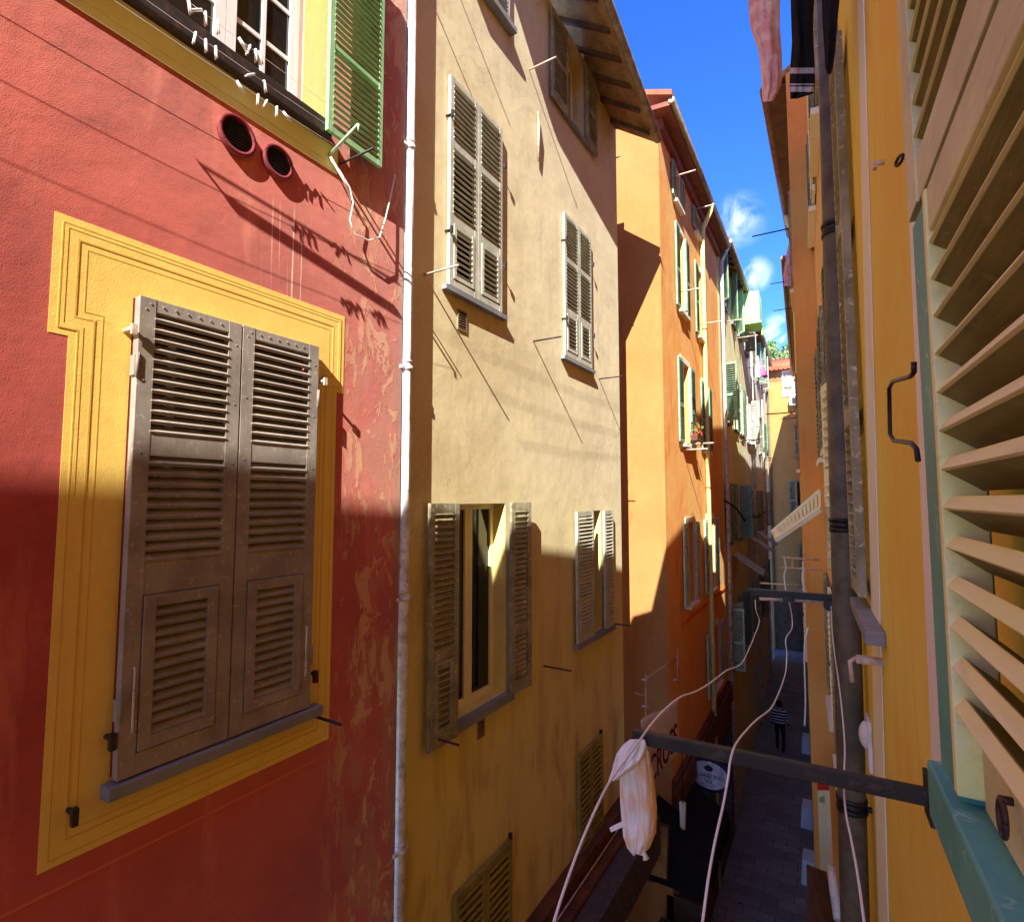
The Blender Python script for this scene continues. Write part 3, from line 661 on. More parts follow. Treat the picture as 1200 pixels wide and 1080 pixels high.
for k, (a, c, e, f) in enumerate(oh):
    wood = M['pale_green'] if k in (4, 5, 6) else M['far_green']
    q = MB(FO); w_ = .09
    ia, ic = inset[k][0], inset[k][1]
    q.box(ia-.09, ia-.002, .0, .02, e-.02, f+.12); q.box(ic+.002, ic+.09, .0, .02, e-.02, f+.12); q.box(ia-.002, ic+.002, .0, .02, f+.002, f+.12); q.build('window_surround', M['trim_white'], ora)
    q = MB(FO); q.box(ia-.1, ic+.1, .002, .10, e-.08, e-.022); q.build('sill', M['trim_white'], ora)
    hh = f-e
    casement(ora, FO, ia, ic, e, f, -.2, M['white_wood'], .05, 2, 3, .03)
    angL = R(22) if k in (2, 4) else R(10)
    wl = (ia-a)
    F1 = FO.sub(ia-.01, .045, math.pi-angL)
    # left leaf folded back, right leaf folded back
    for (FF, sg) in ((FO.sub(ia-.012, .05, math.pi+angL*0), 1),):
        pass
    leaf(ora, FO, a, ia-.012, e, f, .03, wood, [(e+.07, e+hh*.42, 'L'), (e+hh*.47, f-.06, 'L')], stile=.05, th=.034, pitch=.06, ang=R(-38))
    leaf(ora, FO, ic+.012, c, e, f, .03, wood, [(e+.07, e+hh*.42, 'L'), (e+hh*.47, f-.06, 'L')], stile=.05, th=.034, pitch=.06, ang=R(-38))
# string course low on the facade, eave and gutter, down pipe
zc = PO(842, 690)[1]
q = MB(FO); q.box(PO(800, 715)[0], L_o, 0, .03, zc-.12, zc-.06); q.build('string_course', M['orange_low'], ora)
q = MB(FO)
q.hexa([(-.3, -.3, oz+.02), (L_o+.05, -.3, oz+.02), (L_o+.05, .3, oz-.03), (-.3, .3, oz-.03), (-.3, -.3, oz+.1), (L_o+.05, -.3, oz+.1), (L_o+.05, .3, oz+.06), (-.3, .3, oz+.06)])
q.box(-.02, L_o+.02, 0, .10, oz-.22, oz+.01)
q.build('eave', M['red_eave'], ora)
q = MB(); q.tube([FO.P(-.32, .34, oz+.05), FO.P(L_o+.05, .34, oz+.05)], .06, 10); q.build('gutter', M['gutter'], ora)
q = MB(FO); q.hexa([(-.38, .36, oz+.1), (L_o, .36, oz+.1), (L_o, -5, oz+2.2), (-.38, -5, oz+2.2), (-.38, .36, oz+.2), (L_o, .36, oz+.2), (L_o, -5, oz+2.3), (-.38, -5, oz+2.3)]); q.build('roof', M['tile'], ora)
ps = PO(826, 560)[0]
q = MB(); q.tube([FO.P(ps-.1, .34, oz+.0), FO.P(ps-.1, .31, oz-.2), FO.P(ps, .12, oz-.5), FO.P(ps, .08, oz-.8), FO.P(ps, .08, 0)], .055, 10); q.build('drainpipe', M['pale_surround'], ora)
for (u, v) in ((786, 208), (812, 246), (797, 342), (820, 380), (812, 520), (800, 527)):
    rod(ora, FO, PO(u, v), .5, M['light_rod'], .016)
for (u1_, v1_, u2_, v2_) in ((802, 338, 838, 388),):
    pass
q = MB(FO); a, z = PO(806, 512); q.box(a-.25, a+.15, .1, .25, z-.1, z+.02); fp = q.build('flower_box', M['brown_board'], ora)
lf = MB()
for i in range(60):
    p = FO.P(a+random.uniform(-.25, .15), .17+random.uniform(-.12, .12), z+.02+random.uniform(0, .25)); s_ = random.uniform(.02, .05)
    lf.cur = 0 if random.random() < .55 else 1
    u = Vector((random.uniform(-1, 1), random.uniform(-1, 1), random.uniform(-1, 1))).normalized()*s_; w = u.orthogonal().normalized()*s_
    lf.quad([p-u, p+w, p+u, p-w], True)
lf.build('flowers', [M['leaf'], M['geranium']], fp)
# pale sloping drying frame across the alley mouth
def px_tube(b, pts, r): b.tube([atX(u, v, x) for (u, v, x) in pts], r, 6)
fr = thing('drying_rack', 'thin pale drying rack fixed at the alley corner below the orange wall', 'drying rack', atX(775, 800, -2.7))
for pts in (((757, 795, -2.75), (795, 769, -2.75)), ((757, 790, -2.75), (757, 860, -2.75)), ((794, 760, -2.72), (794, 800, -2.72)), ((744, 812, -2.8), (790, 822, -2.7))):
    b = MB(); px_tube(b, pts, .012); b.build('bar', M['light_rod'], fr)
for (u, v) in ((757, 796), (757, 827), (794, 796)):
    b = MB(); b.tube([atX(u-4, v, -2.74), atX(u+4, v+.6, -2.74)], .014, 6); b.build('clamp', M['white_plastic'], fr)

# banner across the alley mouth
def text(txt, size, mat, F, s, d, z, name, parent, rot=0.0, ext=.002, xs=1.0, align='CENTER'):
    cu = bpy.data.curves.new(name, 'FONT'); cu.body = txt; cu.size = size; cu.align_x = align; cu.align_y = 'CENTER'; cu.extrude = ext
    to = bpy.data.objects.new(name+'_tmp', cu); COL.objects.link(to); dg = bpy.context.evaluated_depsgraph_get(); dg.update()
    me = bpy.data.meshes.new_from_object(to.evaluated_get(dg)); bpy.data.objects.remove(to)
    o = bpy.data.objects.new(name, me); COL.objects.link(o); me.materials.clear(); me.materials.append(mat)
    c, sn = math.cos(rot), math.sin(rot); loc = Vector(parent.location)
    q = parent.parent
    while q is not None: loc += Vector(q.location); q = q.parent
    for v in me.vertices:
        x, y = v.co.x*xs, v.co.y; v.co = F.P(s+x*c-y*sn, d+v.co.z, z+x*sn+y*c)-loc
    o.parent = parent; return o
FBn = Frame(-2.62, 0, 0, 1); PN = FBn.px
c1, c2, c3, c4 = PN(752, 932), PN(797, 878), PN(797, 818), PN(752, 842)
b = MB(FBn)
def bn(u, v):
    s = (c1[0]*(1-u)+c2[0]*u); z = (c1[1]*(1-u)+c2[1]*u)*(1-v)+(c4[1]*(1-u)+c3[1]*u)*v
    return FBn.P(s, .025*math.sin(u*9+v*3), z)
b.grid(bn, 16, 10)
ban = tag(b.build('banner', M['canvas'], solid=.004, fix=False), 'white canvas banner with dark red lettering across the alley mouth', 'banner')
ta, tb = PN(753, 911), PN(794, 858)
text('CROSS', (tb[0]-ta[0])/3.4, M['maroon'], FBn, (ta[0]+tb[0])/2, .045, (ta[1]+tb[1])/2, 'lettering', ban, 0, .006, .92)

# oval pub sign on the facade
ys = 11.4
sc = atY(831, 907, ys); FS = Frame(sc.x, ys, 1, 0)
sg = thing('oval_sign', 'oval pale blue pub sign with a navy rim hanging over the street', 'sign', sc)
n = 40; rx, rz = .36, .26
b = MB(FS); b.prism([((rx+.06)*math.cos(2*math.pi*i/n), sc.z+(rz+.06)*math.sin(2*math.pi*i/n)) for i in range(n)], -.03, .03); b.build('rim', M['navy'], sg, bevel=.006)
b = MB(FS); b.prism([(rx*math.cos(2*math.pi*i/n), sc.z+rz*math.sin(2*math.pi*i/n)) for i in range(n)], .0305, .036); b.build('sign_face', M['enamel'], sg)
text('LA GALLE TRUSSE'[:0]+'LE GALET BLEU', .095, M['ink'], FS, 0, .038, sc.z-.01, 'lettering', sg, 0, .003, .86)
text('PUB', .07, M['ink'], FS, 0, .038, sc.z-.125, 'lettering', sg, 0, .003)
b = MB(FS); b.prism([(.085*math.cos(2*math.pi*i/18), sc.z+.13+.055*math.sin(2*math.pi*i/18)) for i in range(18)], .037, .041); b.prism([(-.03, sc.z+.16), (.03, sc.z+.16), (0, sc.z+.215)], .037, .0405); b.build('emblem', M['ink'], sg)
b = MB(FS); b.tube([FS.P(-.45, 0, sc.z+.36), FS.P(.34, 0, sc.z+.36)], .018, 8); b.tube([FS.P(-.2, 0, sc.z+.30), FS.P(-.2, 0, sc.z+.36)], .008, 6); b.tube([FS.P(.2, 0, sc.z+.30), FS.P(.2, 0, sc.z+.36)], .008, 6); b.build('bracket', M['white_plastic'], sg)

# ground floor of the orange house: black shop awning, dark pub front, wall lamp
aw = thing('shop_awning', 'black fabric shop awning folded low over the alley corner', 'awning', (-2.4, 10.2, H-6.5))
def hx(b, pts): b.hexa(pts, True)
b = MB(); za = H-5.3; nr = 14
for k in range(nr):
    ya, yb = 8.9+2.1*k/nr, 8.9+2.1*(k+1)/nr; ym = (ya+yb)/2; sgz = .035
    b.quad([(-3.0, ya, za), (-2.0, ya, za-.55), (-2.0, ym, za-.55+sgz), (-3.0, ym, za+sgz)], True); b.quad([(-3.0, ym, za+sgz), (-2.0, ym, za-.55+sgz), (-2.0, yb, za-.55), (-3.0, yb, za)], True)
    b.quad([(-2.0, ya, za-.55), (-2.0, ya, za-.8), (-1.98, ym, za-.84), (-2.0, ym, za-.55+sgz)], True); b.quad([(-2.0, ym, za-.55+sgz), (-1.98, ym, za-.84), (-2.0, yb, za-.8), (-2.0, yb, za-.55)], True)
b.quad([(-3.0, 8.9, za), (-2.0, 8.9, za-.55), (-2.0, 8.9, za-.8), (-3.0, 8.9, za-.8)], True); b.build('canopy', M['awning'], aw, solid=.012, fix=False)
b = MB(); b.tube([(-2.02, 8.92, za-.56), (-2.02, 10.98, za-.56)], .02, 8); b.tube([(-2.9, 8.93, za-.85), (-2.02, 8.93, za-.58)], .016, 8); b.build('frame', M['iron'], aw)
for (y_, h_, lb) in ((9.1, 1.9, 'lower dark timber shop counter at the near end under the black awning'), (9.9, 2.1, 'taller dark timber shop counter at the far end under the black awning')):
    b = MB(); hx(b, [(-2.9, y_, .05), (-2.25, y_, .05), (-2.25, y_+.5, .05), (-2.9, y_+.5, .05), (-2.9, y_, h_), (-2.25, y_, h_), (-2.25, y_+.5, h_), (-2.9, y_+.5, h_)])
    tag(b.build('shop_counter', M['dark_wood'], bevel=.02), lb, 'counter')
mb = thing('menu_board', 'tan menu board leaning at the alley corner beside the black awning', 'board', (-2.75, 8.7, 0))
b = MB(); pm = [atY(762, 1024, 8.8), atY(782, 1030, 8.8), atY(783, 968, 8.8), atY(762, 962, 8.8)]; hx(b, [q for q in pm[:2]]+[q+Vector((0, .04, 0)) for q in (pm[1], pm[0])]+[pm[3], pm[2], pm[2]+Vector((0, .04, 0)), pm[3]+Vector((0, .04, 0))]); b.build('panel', M['eave_wood'], mb)
b = MB(); b.tube([pm[0], pm[3]], .015, 6); b.tube([pm[1], pm[2]], .015, 6); b.tube([pm[3], pm[2]], .015, 6); b.build('frame', M['dark_wood'], mb)
b = MB(FO); b.box(.05, 6.2, .004, .09, 0, H-5.0); b.box(.05, 6.2, .09, .14, H-5.5, H-5.1)
pf = b.build('pub_front', M['brown_board'], ora)
b = MB(FO)
for k in range(4): b.box(.5+k*1.45, 1.5+k*1.45, .0905, .10, .6, 2.9)
b.build('shop_window', M['glass'], pf)
lp = thing('wall_lamp', 'slim white hanging lamp above the black awning', 'lamp', atY(802, 960, 9.6))
b = MB(); b.tube([atY(800, 940, 9.6), atY(800, 975, 9.6), atY(799, 1000, 9.6)], [.055, .04, .025], 10); b.build('shade', M['cream_wood'], lp)
b = MB(); b.tube([atY(799, 880, 9.6), atY(800, 940, 9.6)], .010, 6); b.build('stem', M['black_iron'], lp)
b = MB(); b.tube([atY(798.4, 997, 9.6), atY(798.4, 1002, 9.6)], .04, 10); b.build('finial', M['white_plastic'], lp)

# ================================================================== LEFT: CREAM AND GREY HOUSES
BX, BY = -2.8906, 16.22
FC = Frame(BX, BY, -.0297, 1); PC = FC.px
cre = thing('cream_house', 'cream house with tall green shutters and a lime green dormer past the orange house', 'house', (BX-.3, BY+2.7, 0))
L_c = 5.53; cz = H+7.65
def far_house(obj, F, L, z1, mat, cols, rowz, wood, w=.75, h=1.75):
    hs = [(s-w/2, s+w/2, z, z+h) for s in cols for z in rowz]
    wall(F, 0, L, 0, z1, hs, mat, obj, depth=.22)
    for (a, c, e, f) in hs:
        wo = random.choice(wood)
        casement(obj, F, a, c, e, f, -.18, M['white_wood'], .05, 2, 2, .03)
        wd_ = w/2
        op = random.random()
        for sgn in (-1, 1):
            ang = random.choice((R(6), R(12), R(35), R(80)))
            if sgn < 0: F2 = F.sub(a-.01, .03, math.pi-ang); F2.n = -F2.n; leaf(obj, F2, 0, wd_, e, f, 0, wo, [(e+.06, e+.75, 'L'), (e+.82, f-.06, 'L')], stile=.05, th=.034, pitch=.065)
            else: F2 = F.sub(c+.01, .03, ang); leaf(obj, F2, 0, wd_, e, f, -.03, wo, [(e+.06, e+.75, 'L'), (e+.82, f-.06, 'L')], stile=.05, th=.034, pitch=.065)
        q = MB(F); q.box(a-.08, c+.08, .002, .09, e-.07, e-.004); q.build('sill', M['stone'], obj)
def far_roof(obj, F, L, z1, over=.34, s0=0.0):
    q = MB(F); q.hexa([(s0, -.05, z1-.02), (L, -.05, z1-.02), (L, over, z1-.22), (s0, over, z1-.22), (s0, -.05, z1+.04), (L, -.05, z1+.04), (L, over, z1-.16), (s0, over, z1-.16)]); ev = q.build('eave', M['eave_wood'], obj)
    s = s0+.2
    while s < L-.1: q = MB(F); q.hexa([(s-.04, .0, z1-.14), (s+.04, .0, z1-.14), (s+.04, over-.05, z1-.3), (s-.04, over-.05, z1-.3), (s-.04, .0, z1-.04), (s+.04, .0, z1-.04), (s+.04, over-.05, z1-.22), (s-.04, over-.05, z1-.22)]); q.build('rafter', M['rafter'], ev); s += .5
    q = MB(); q.tube([F.P(s0, over+.05, z1-.18), F.P(L, over+.05, z1-.18)], .06, 8); q.build('gutter', M['gutter'], obj)
    q = MB(F); q.hexa([(s0, over, z1-.1), (L, over, z1-.1), (L, -4.5, z1+1.6), (s0, -4.5, z1+1.6), (s0, over, z1+.0), (L, over, z1+.0), (L, -4.5, z1+1.7), (s0, -4.5, z1+1.7)]); q.build('roof', M['tile'], obj)
far_house(cre, FC, L_c, cz, M['cream'], [1.0, 3.1, 4.7], [H+5.9, H+2.3, H-1.3, H-4.9], [M['pale_green'], M['far_green']])
far_roof(cre, FC, L_c, cz)
q = MB(); q.tube([FC.P(.12, .36, cz-.2), FC.P(.12, .12, cz-.7), FC.P(.12, .08, 0)], .05, 8); q.build('drainpipe', M['white_pipe'], cre)
q = MB(FC); q.box(4.3, 5.3, .02, .75, cz-1.35, cz-.25); q.box(4.25, 5.35, .0, .8, cz-1.42, cz-1.35); q.box(4.9, 5.35, .75, .8, cz-1.7, cz-1.42); q.build('dormer', M['lime'], cre)
CX2 = FC.P(L_c, 0, 0)
FG = Frame(CX2.x, CX2.y, -.0472, 1); PG = FG.px
gre = thing('grey_house', 'narrow pale grey houses at the far left end of the lane', 'house', (CX2.x-.3, CX2.y+6, 0))
L_g = 13.0; gzt = H+8.0
far_house(gre, FG, L_g, gzt, M['grey_wall'], [1.4, 4.0, 7.0, 9.8], [H+5.8, H+2.2, H-1.4, H-5.0], [M['grey_wood'], M['far_green'], M['weathered']])
far_roof(gre, FG, L_g, gzt)
for s_ in (2.7, 8.4):
    q = MB(); q.tube([FG.P(s_, .36, gzt-.2), FG.P(s_, .12, gzt-.7), FG.P(s_, .08, 0)], .05, 8); q.build('drainpipe', M['white_pipe'], gre)
for F_, obj, lst in ((FC, cre, ((1.6, H+5.6), (3.7, H+2.0), (4.0, H+5.7))), (FG, gre, ((2.1, H+5.4), (5.2, H+5.3), (4.6, H+1.8), (7.6, H+1.9), (8.1, H+5.6)))):
    for (s_, z_) in lst: rod(obj, F_, (s_, z_), .7, M['light_rod'], .018)
# cable along the far facades
tag(MB().tube([FC.P(-.5, .12, H-.05), FC.P(1.5, .16, H-.3), FC.P(3.5, .16, H-.75), FC.P(5.4, .14, H-.6), FG.P(3, .14, H-.8), FG.P(7, .14, H-.65)], .03, 6).build('overhead_cable', M['black_cable']), 'dark bundled cable sagging along the cream and grey facades', 'cable')
# projecting flaps low in the lane
for i, (F_, s_, z_) in enumerate(((FC, 2.0, H-2.3), (FG, .6, H-2.0), (FG, 3.0, H-1.9))):
    q = MB(F_); w_ = .5
    q.hexa([(s_-w_, .03, z_+.55), (s_+w_, .03, z_+.55), (s_+w_, .85, z_), (s_-w_, .85, z_), (s_-w_, .03, z_+.6), (s_+w_, .03, z_+.6), (s_+w_, .85, z_+.05), (s_-w_, .85, z_+.05)]); q.build('shutter_flap', M['grey_wood'], cre if F_ is FC else gre)

# ================================================================== END OF THE LANE
YE = 36.5
FE = Frame(0, YE, 1, 0); PE = FE.px
end = thing('yellow_end_house', 'yellow house with a terracotta roof closing the far end of the lane', 'house', (-2.2, YE+.3, 0))
ez = PE(920, 432)[1]
ew = [(*[PE(u, 447)[0] for u in (930, 943)], PE(930, 463)[1], PE(930, 434)[1]), (*[PE(u, 515)[0] for u in (931, 943)], PE(930, 533)[1], PE(930, 497)[1]), (*[PE(u, 580)[0] for u in (925, 942)], PE(930, 603)[1], PE(930, 563)[1]), (*[PE(u, 650)[0] for u in (936, 948)], PE(930, 690)[1], PE(930, 636)[1])]
wall(FE, -7, 3, 0, ez, ew, M['far_yellow'], end, depth=.22)
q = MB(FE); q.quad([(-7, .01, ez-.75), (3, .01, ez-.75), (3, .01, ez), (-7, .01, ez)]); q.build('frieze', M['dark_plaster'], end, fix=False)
for k, (a, c, e, f) in enumerate(ew):
    casement(end, FE, a, c, e, f, -.16, M['white_wood'], .06, 2, 1, .05)
    if k == 0: leaf(end, FE, a-.62, a-.02, e-.05, f+.05, .03, M['white_wood'], [(e+.05, f-.05, 'L')], stile=.08, th=.04, pitch=.12)
    else: leaf(end, FE, a-.02, a+.38, e-.05, f+.05, .03, M['weathered'], [(e+.05, e+.8, 'L'), (e+.9, f-.05, 'L')], stile=.07, th=.04, pitch=.1)
    q = MB(FE); q.box(a-.1, c+.1, .002, .12, e-.14, e-.06); q.build('sill', M['stone'], end)
a, z = PE(931, 471)
q = MB(FE); q.box(a-.25, a+.75, .02, .5, z-.25, z+.25); q.build('air_conditioner', M['white_plastic'], end, bevel=.03)
q = MB(FE); q.box(a-.1, a+.45, .5, .505, z-.2, z+.2); q.build('fan_grille', M['black_iron'], end)
q = MB(); q.tube([FE.P(PE(903, 560)[0], .1, ez-.1), FE.P(PE(903, 560)[0], .1, 0)], .06, 8); q.build('drainpipe', M['brown_pipe'], end)
rod(end, FE, PE(916, 588), 1.0, M['light_rod'], .03)
q = MB(FE)
for i in range(40):
    s = -7+i*.25; q.tube([FE.P(s+.12, .55, ez-.02), FE.P(s+.12, -5, ez+1.75)], .13, 8)
q.hexa([(-7, .5, ez-.02), (3, .5, ez-.02), (3, -5, ez+1.7), (-7, -5, ez+1.7), (-7, .5, ez+.04), (3, .5, ez+.04), (3, -5, ez+1.8), (-7, -5, ez+1.8)]); q.build('roof', M['tile'], end)
q = MB(FE); q.box(-4.6, -3.9, -1.2, -.5, ez+.2, ez+1.1); q.box(-4.7, -3.8, -1.3, -.4, ez+1.1, ez+1.2); q.build('chimney', M['orange_low'], end)
# dark arch passage at its foot
q = MB(FE); q.box(-3.6, -1.7, .004, .03, .0, 3.0); q.build('passage_door', M['dark_wood'], end)

# wooded hill behind
hb = MB()
def hill(u, v):
    x = -60+u*110; y = 90+v*60; z = H+8+14*math.exp(-((x+14)/26)**2)*math.sin(min(1, v*1.4)*math.pi/2)+1.2*math.sin(x*.31)+.8*math.sin(x*.77+2)
    return (x, y, z if v > 0 else 0)
hb.grid(hill, 50, 14)
struct(hb.build('hill', M['hill_leaf'], fix=False))
def tree(u, vtop, y, hgt, rad, label, dark):
    p = atY(u, vtop, y); base = p.z-hgt
    t = thing('tree', label, 'tree', (p.x, y, base), 'trees on the hill')
    b = MB(); b.tube([(p.x, y, base-2), (p.x+.2, y, base+hgt*.4), (p.x, y, base+hgt*.85)], [.35, .25, .06], 8)
    for k in range(5):
        a = k*1.3; z = base+hgt*(.35+.1*k); b.tube([(p.x, y, z), (p.x+math.cos(a)*rad*.7, y+math.sin(a)*rad*.7, z+hgt*.15)], [.12, .03], 6)
    b.build('trunk', M['bark'], t)
    c = MB(); rnd = random.Random(int(u*7))
    cl = [(rnd.gauss(0, rad*.4), rnd.gauss(0, rad*.4), hgt*rnd.uniform(.3, .92), rnd.uniform(.35, .75)*rad*.6) for _ in range(16)]
    for i in range(1500):
        q = rnd.choice(cl); r_ = q[3]*(1-.5*(q[2]/hgt-.3))
        d = Vector((rnd.gauss(0, 1), rnd.gauss(0, 1), rnd.gauss(0, .8))).normalized()*r_*rnd.uniform(.5, 1.05)
        pp_ = Vector((p.x+q[0], y+q[1], base+q[2]))+d; s_ = rnd.uniform(.12, .3)
        uu = Vector((rnd.uniform(-1, 1), rnd.uniform(-1, 1), rnd.uniform(-1, 1))).normalized()*s_; ww = uu.orthogonal().normalized()*s_*.6
        c.quad([pp_-uu, pp_+ww, pp_+uu, pp_-ww], True)
    c.build('crown', dark, t, fix=False)
for (u, v, y, h_, r_, lb, dk) in ((889, 404, 92, 8, 3.0, 'tree on the hill half hidden behind the far left roofs', M['leaf']), (902, 398, 96, 9, 2.6, 'tall thin dark tree on the hill above the terracotta roof', M['leaf']), (913, 403, 90, 7, 3.4, 'broad olive green tree on the hill in the middle of the gap', M['hill_leaf']),
                            (921, 399, 97, 7, 2.6, 'dark bushy tree on the hill behind the broad olive green one', M['leaf']), (932, 405, 91, 7, 3.4, 'light green tree on the hill beside the right hand roofs', M['hill_leaf']), (944, 408, 94, 7, 3.2, 'low tree on the hill half hidden by the right hand ochre houses', M['hill_leaf'])):
    tree(u, v, y, h_, r_, lb, dk)

# ================================================================== GROUND
g = MB(); g.quad([(-60, -40, 0), (60, -40, 0), (60, 160, 0), (-60, 160, 0)], True); struct(g.build('ground', M['paving'], fix=False))
# ================================================================== RIGHT: OCHRE HOUSE (ours)
TH = .048
FR = Frame(.27, 0, math.sin(TH), -math.cos(TH)); PR = FR.px       # s runs towards us
rs = lambda y: -y/math.cos(TH)                                       # s of a given world y (near enough)
och = thing('ochre_house', 'ochre yellow house close on the right with a thick brown drainpipe', 'house', (.5, 2, 0))
top_pts = [(-30, H+10.6), (-12, H+10.14), (-8.5, H+9.42), (-5.0, H+8.5), (-2.7, H+7.74), (-1.1, H+6.62), (.4, H+6.75), (1.7, H+6.9), (3.0, H+7.0), (3.6, H+6.55), (4.6, H+6.0), (5.05, H+5.5)]
# old window past the pilaster
ow0, ow1 = PR(1012, 400)[0]-.35, PR(1012, 400)[0]-.02
b = MB(FR)
q = [(rs(5.1), 0, 0), (rs(-30), 0, 0)]
zc_ = H+5.4
wall(FR, rs(5.1), rs(-30), 0, zc_, [], M['ochre'], och)
b = MB(FR); pol = [(rs(5.1), zc_), (rs(-30), zc_)]+[(rs(y), z+.0) for (y, z) in top_pts]
pol = [(s, z) for s, z in pol]
b.prism(pol, -8, -.002); b.box(rs(5.1), rs(-30), -8, -.3, .0, zc_); b.build('upper_wall', M['ochre'], och)
b = MB(FR)
for (p, n_) in zip(top_pts[:-1], top_pts[1:]):
    b.hexa([(rs(p[0]), -.3, p[1]-.1), (rs(n_[0]), -.3, n_[1]-.1), (rs(n_[0]), .45, n_[1]-.12), (rs(p[0]), .45, p[1]-.12), (rs(p[0]), -.3, p[1]+.06), (rs(n_[0]), -.3, n_[1]+.06), (rs(n_[0]), .45, n_[1]), (rs(p[0]), .45, p[1])])
b.build('eave', M['eave_wood'], och)
# white edges of the pilaster strip
def strip(l0, r0, v0, l1, r1, v1, d, mat, name):
    p = [PR(l1, v1), PR(r1, v1), PR(r0, v0), PR(l0, v0)]; b = MB(FR); zb_, zt_ = min(p[0][1], p[1][1]), max(p[2][1], p[3][1])
    b.hexa([(p[0][0], .001, zb_), (p[1][0], .001, zb_), (p[1][0], d, zb_), (p[0][0], d, zb_), (p[3][0], .001, zt_), (p[2][0], .001, zt_), (p[2][0], d, zt_), (p[3][0], d, zt_)]); return b.build(name, mat, och)
strip(1005, 1013, -60, 1031, 1041, 1100, .006, M['trim_white'], 'pilaster_edge')
strip(1059, 1090, 0, 1096, 1130, 890, .008, M['white_wood'], 'window_trim')
# big brown drainpipe
q = MB(); ptop, pbot = atY(968.5, -120, 3.9), atY(1003, 1110, 3.9)
pdir = (pbot-ptop); q.tube([ptop-pdir*.6, pbot+pdir*.9], .074, 20); dp = q.build('drainpipe', M['brown_pipe'], och)
for v in (303, 651, 958):
    t = (v+120)/1230; c = ptop.lerp(pbot, t); q = MB()
    for dz in (-.03, .03): q.tube([c+Vector((0, 0, dz-.012)), c+Vector((0, 0, dz+.012))], .082, 20)
    q.tube([c+Vector((0, 0, -.02)), c+Vector((0, 0, .02))], .078, 20)
    q.tube([c+Vector((.07, -.03, 0)), c+Vector((.13, -.03, 0))], .018, 8); q.build('pipe_bracket', M['black_iron'], dp)
# old weathered shutter folded beside the pilaster
oz0, oz1 = H-.50, H+2.55
FOs = FR.sub(PR(1011, 450)[0]-.01, .02, math.pi-R(1.5)); FOs.n = -FOs.n
leaf(och, FOs, 0, .36, oz0, oz1, 0, M['weathered'], [(oz0+.08, oz0+.9, 'L'), (oz0+1.0, oz0+1.95, 'L'), (oz0+2.05, oz1-.08, 'L')], stile=.06, th=.04, pitch=.06, bevel=.002, ang=R(-38))
q = MB(FR); a = PR(1012, 700)[0]; q.box(rs(3.7), rs(2.78), .0, .075, oz0-.12, oz0-.06); q.build('sill', M['stone'], och, bevel=.006)
q = MB(FR); a = rs(2.95); q.box(a-.02, a+.02, .0, .10, oz0-.24, oz0-.21); q.tube([FR.P(a, .10, oz0-.22), FR.P(a, .125, oz0-.24), FR.P(a, .12, oz0-.33)], .010, 6); q.build('shutter_catch', M['light_rod'], och)
# pale shutter farther along with its sill
y5 = 5.0
Pn = [atY(962, 450, 5.35), atY(975, 447, 4.95)]
Fps = Frame(Pn[0].x, Pn[0].y, Pn[1].x-Pn[0].x, Pn[1].y-Pn[0].y)
wps = math.hypot(Pn[1].x-Pn[0].x, Pn[1].y-Pn[0].y)
pz1, pz0 = atY(968, 447, 5.1).z, atY(970, 668, 5.1).z
leaf(och, Fps, 0, wps, pz0, pz1, -.03, M['pale_shutter'], [(pz0+.07, pz0+.75, 'L'), (pz0+.83, pz1-.06, 'L')], stile=.06, th=.035, pitch=.085)
q = MB(FR); q.box(rs(5.4), rs(4.3), .0, .12, pz0-.12, pz0-.04); q.build('sill', M['trim_white'], och)
# flap pushed out on its hinge
h1, h2 = atY(962, 575, 5.7), atY(962, 596, 5.2); o1, o2 = atY(905, 624, 5.7), atY(909, 632, 5.2)
b = MB(); nrm = Vector((.02, 0, .03))
o1b, o2b = o1+Vector((0, -.02, -.03)), o2+Vector((0, -.02, -.03))
def flapbar(p, q_, w, t=.035):
    d = (q_-p).normalized(); n_ = (h2-h1).normalized(); up = d.cross(n_).normalized(); b.hexa([p-n_*w-up*t/2, p+n_*w-up*t/2, q_+n_*w-up*t/2, q_-n_*w-up*t/2, p-n_*w+up*t/2, p+n_*w+up*t/2, q_+n_*w+up*t/2, q_-n_*w+up*t/2], True)
flapbar(h1, o1, .03); flapbar(h2, o2, .03)
for i in range(13):
    t = (i+.5)/13; p, q_ = h1.lerp(o1, t), h2.lerp(o2, t); d = (o1-h1).normalized(); w = .018
    b.hexa([p-d*w, p+d*w+Vector((0, 0, -.02)), q_+d*w+Vector((0, 0, -.02)), q_-d*w, p-d*w+Vector((0, 0, .008)), p+d*w+Vector((0, 0, -.012)), q_+d*w+Vector((0, 0, -.012)), q_-d*w+Vector((0, 0, .008))], True)
e = (o1-h1).normalized(); b.hexa([o1-e*.05+Vector((0, 0, -.02)), o1+Vector((0, 0, -.02)), o2+Vector((0, 0, -.02)), o2-e*.05+Vector((0, 0, -.02)), o1-e*.05+Vector((0, 0, .02)), o1+Vector((0, 0, .02)), o2+Vector((0, 0, .02)), o2-e*.05+Vector((0, 0, .02))], True)
b.build('shutter_flap', M['pale_shutter'], och)
# small hooks on the pilaster
a, z = PR(1036, 190)
q = MB(FR); q.tube([FR.P(a, 0, z), FR.P(a, .03, z)], .008, 8); q.box(a-.02, a+.004, .02, .032, z-.012, z+.012); q.build('hook', M['light_rod'], och)
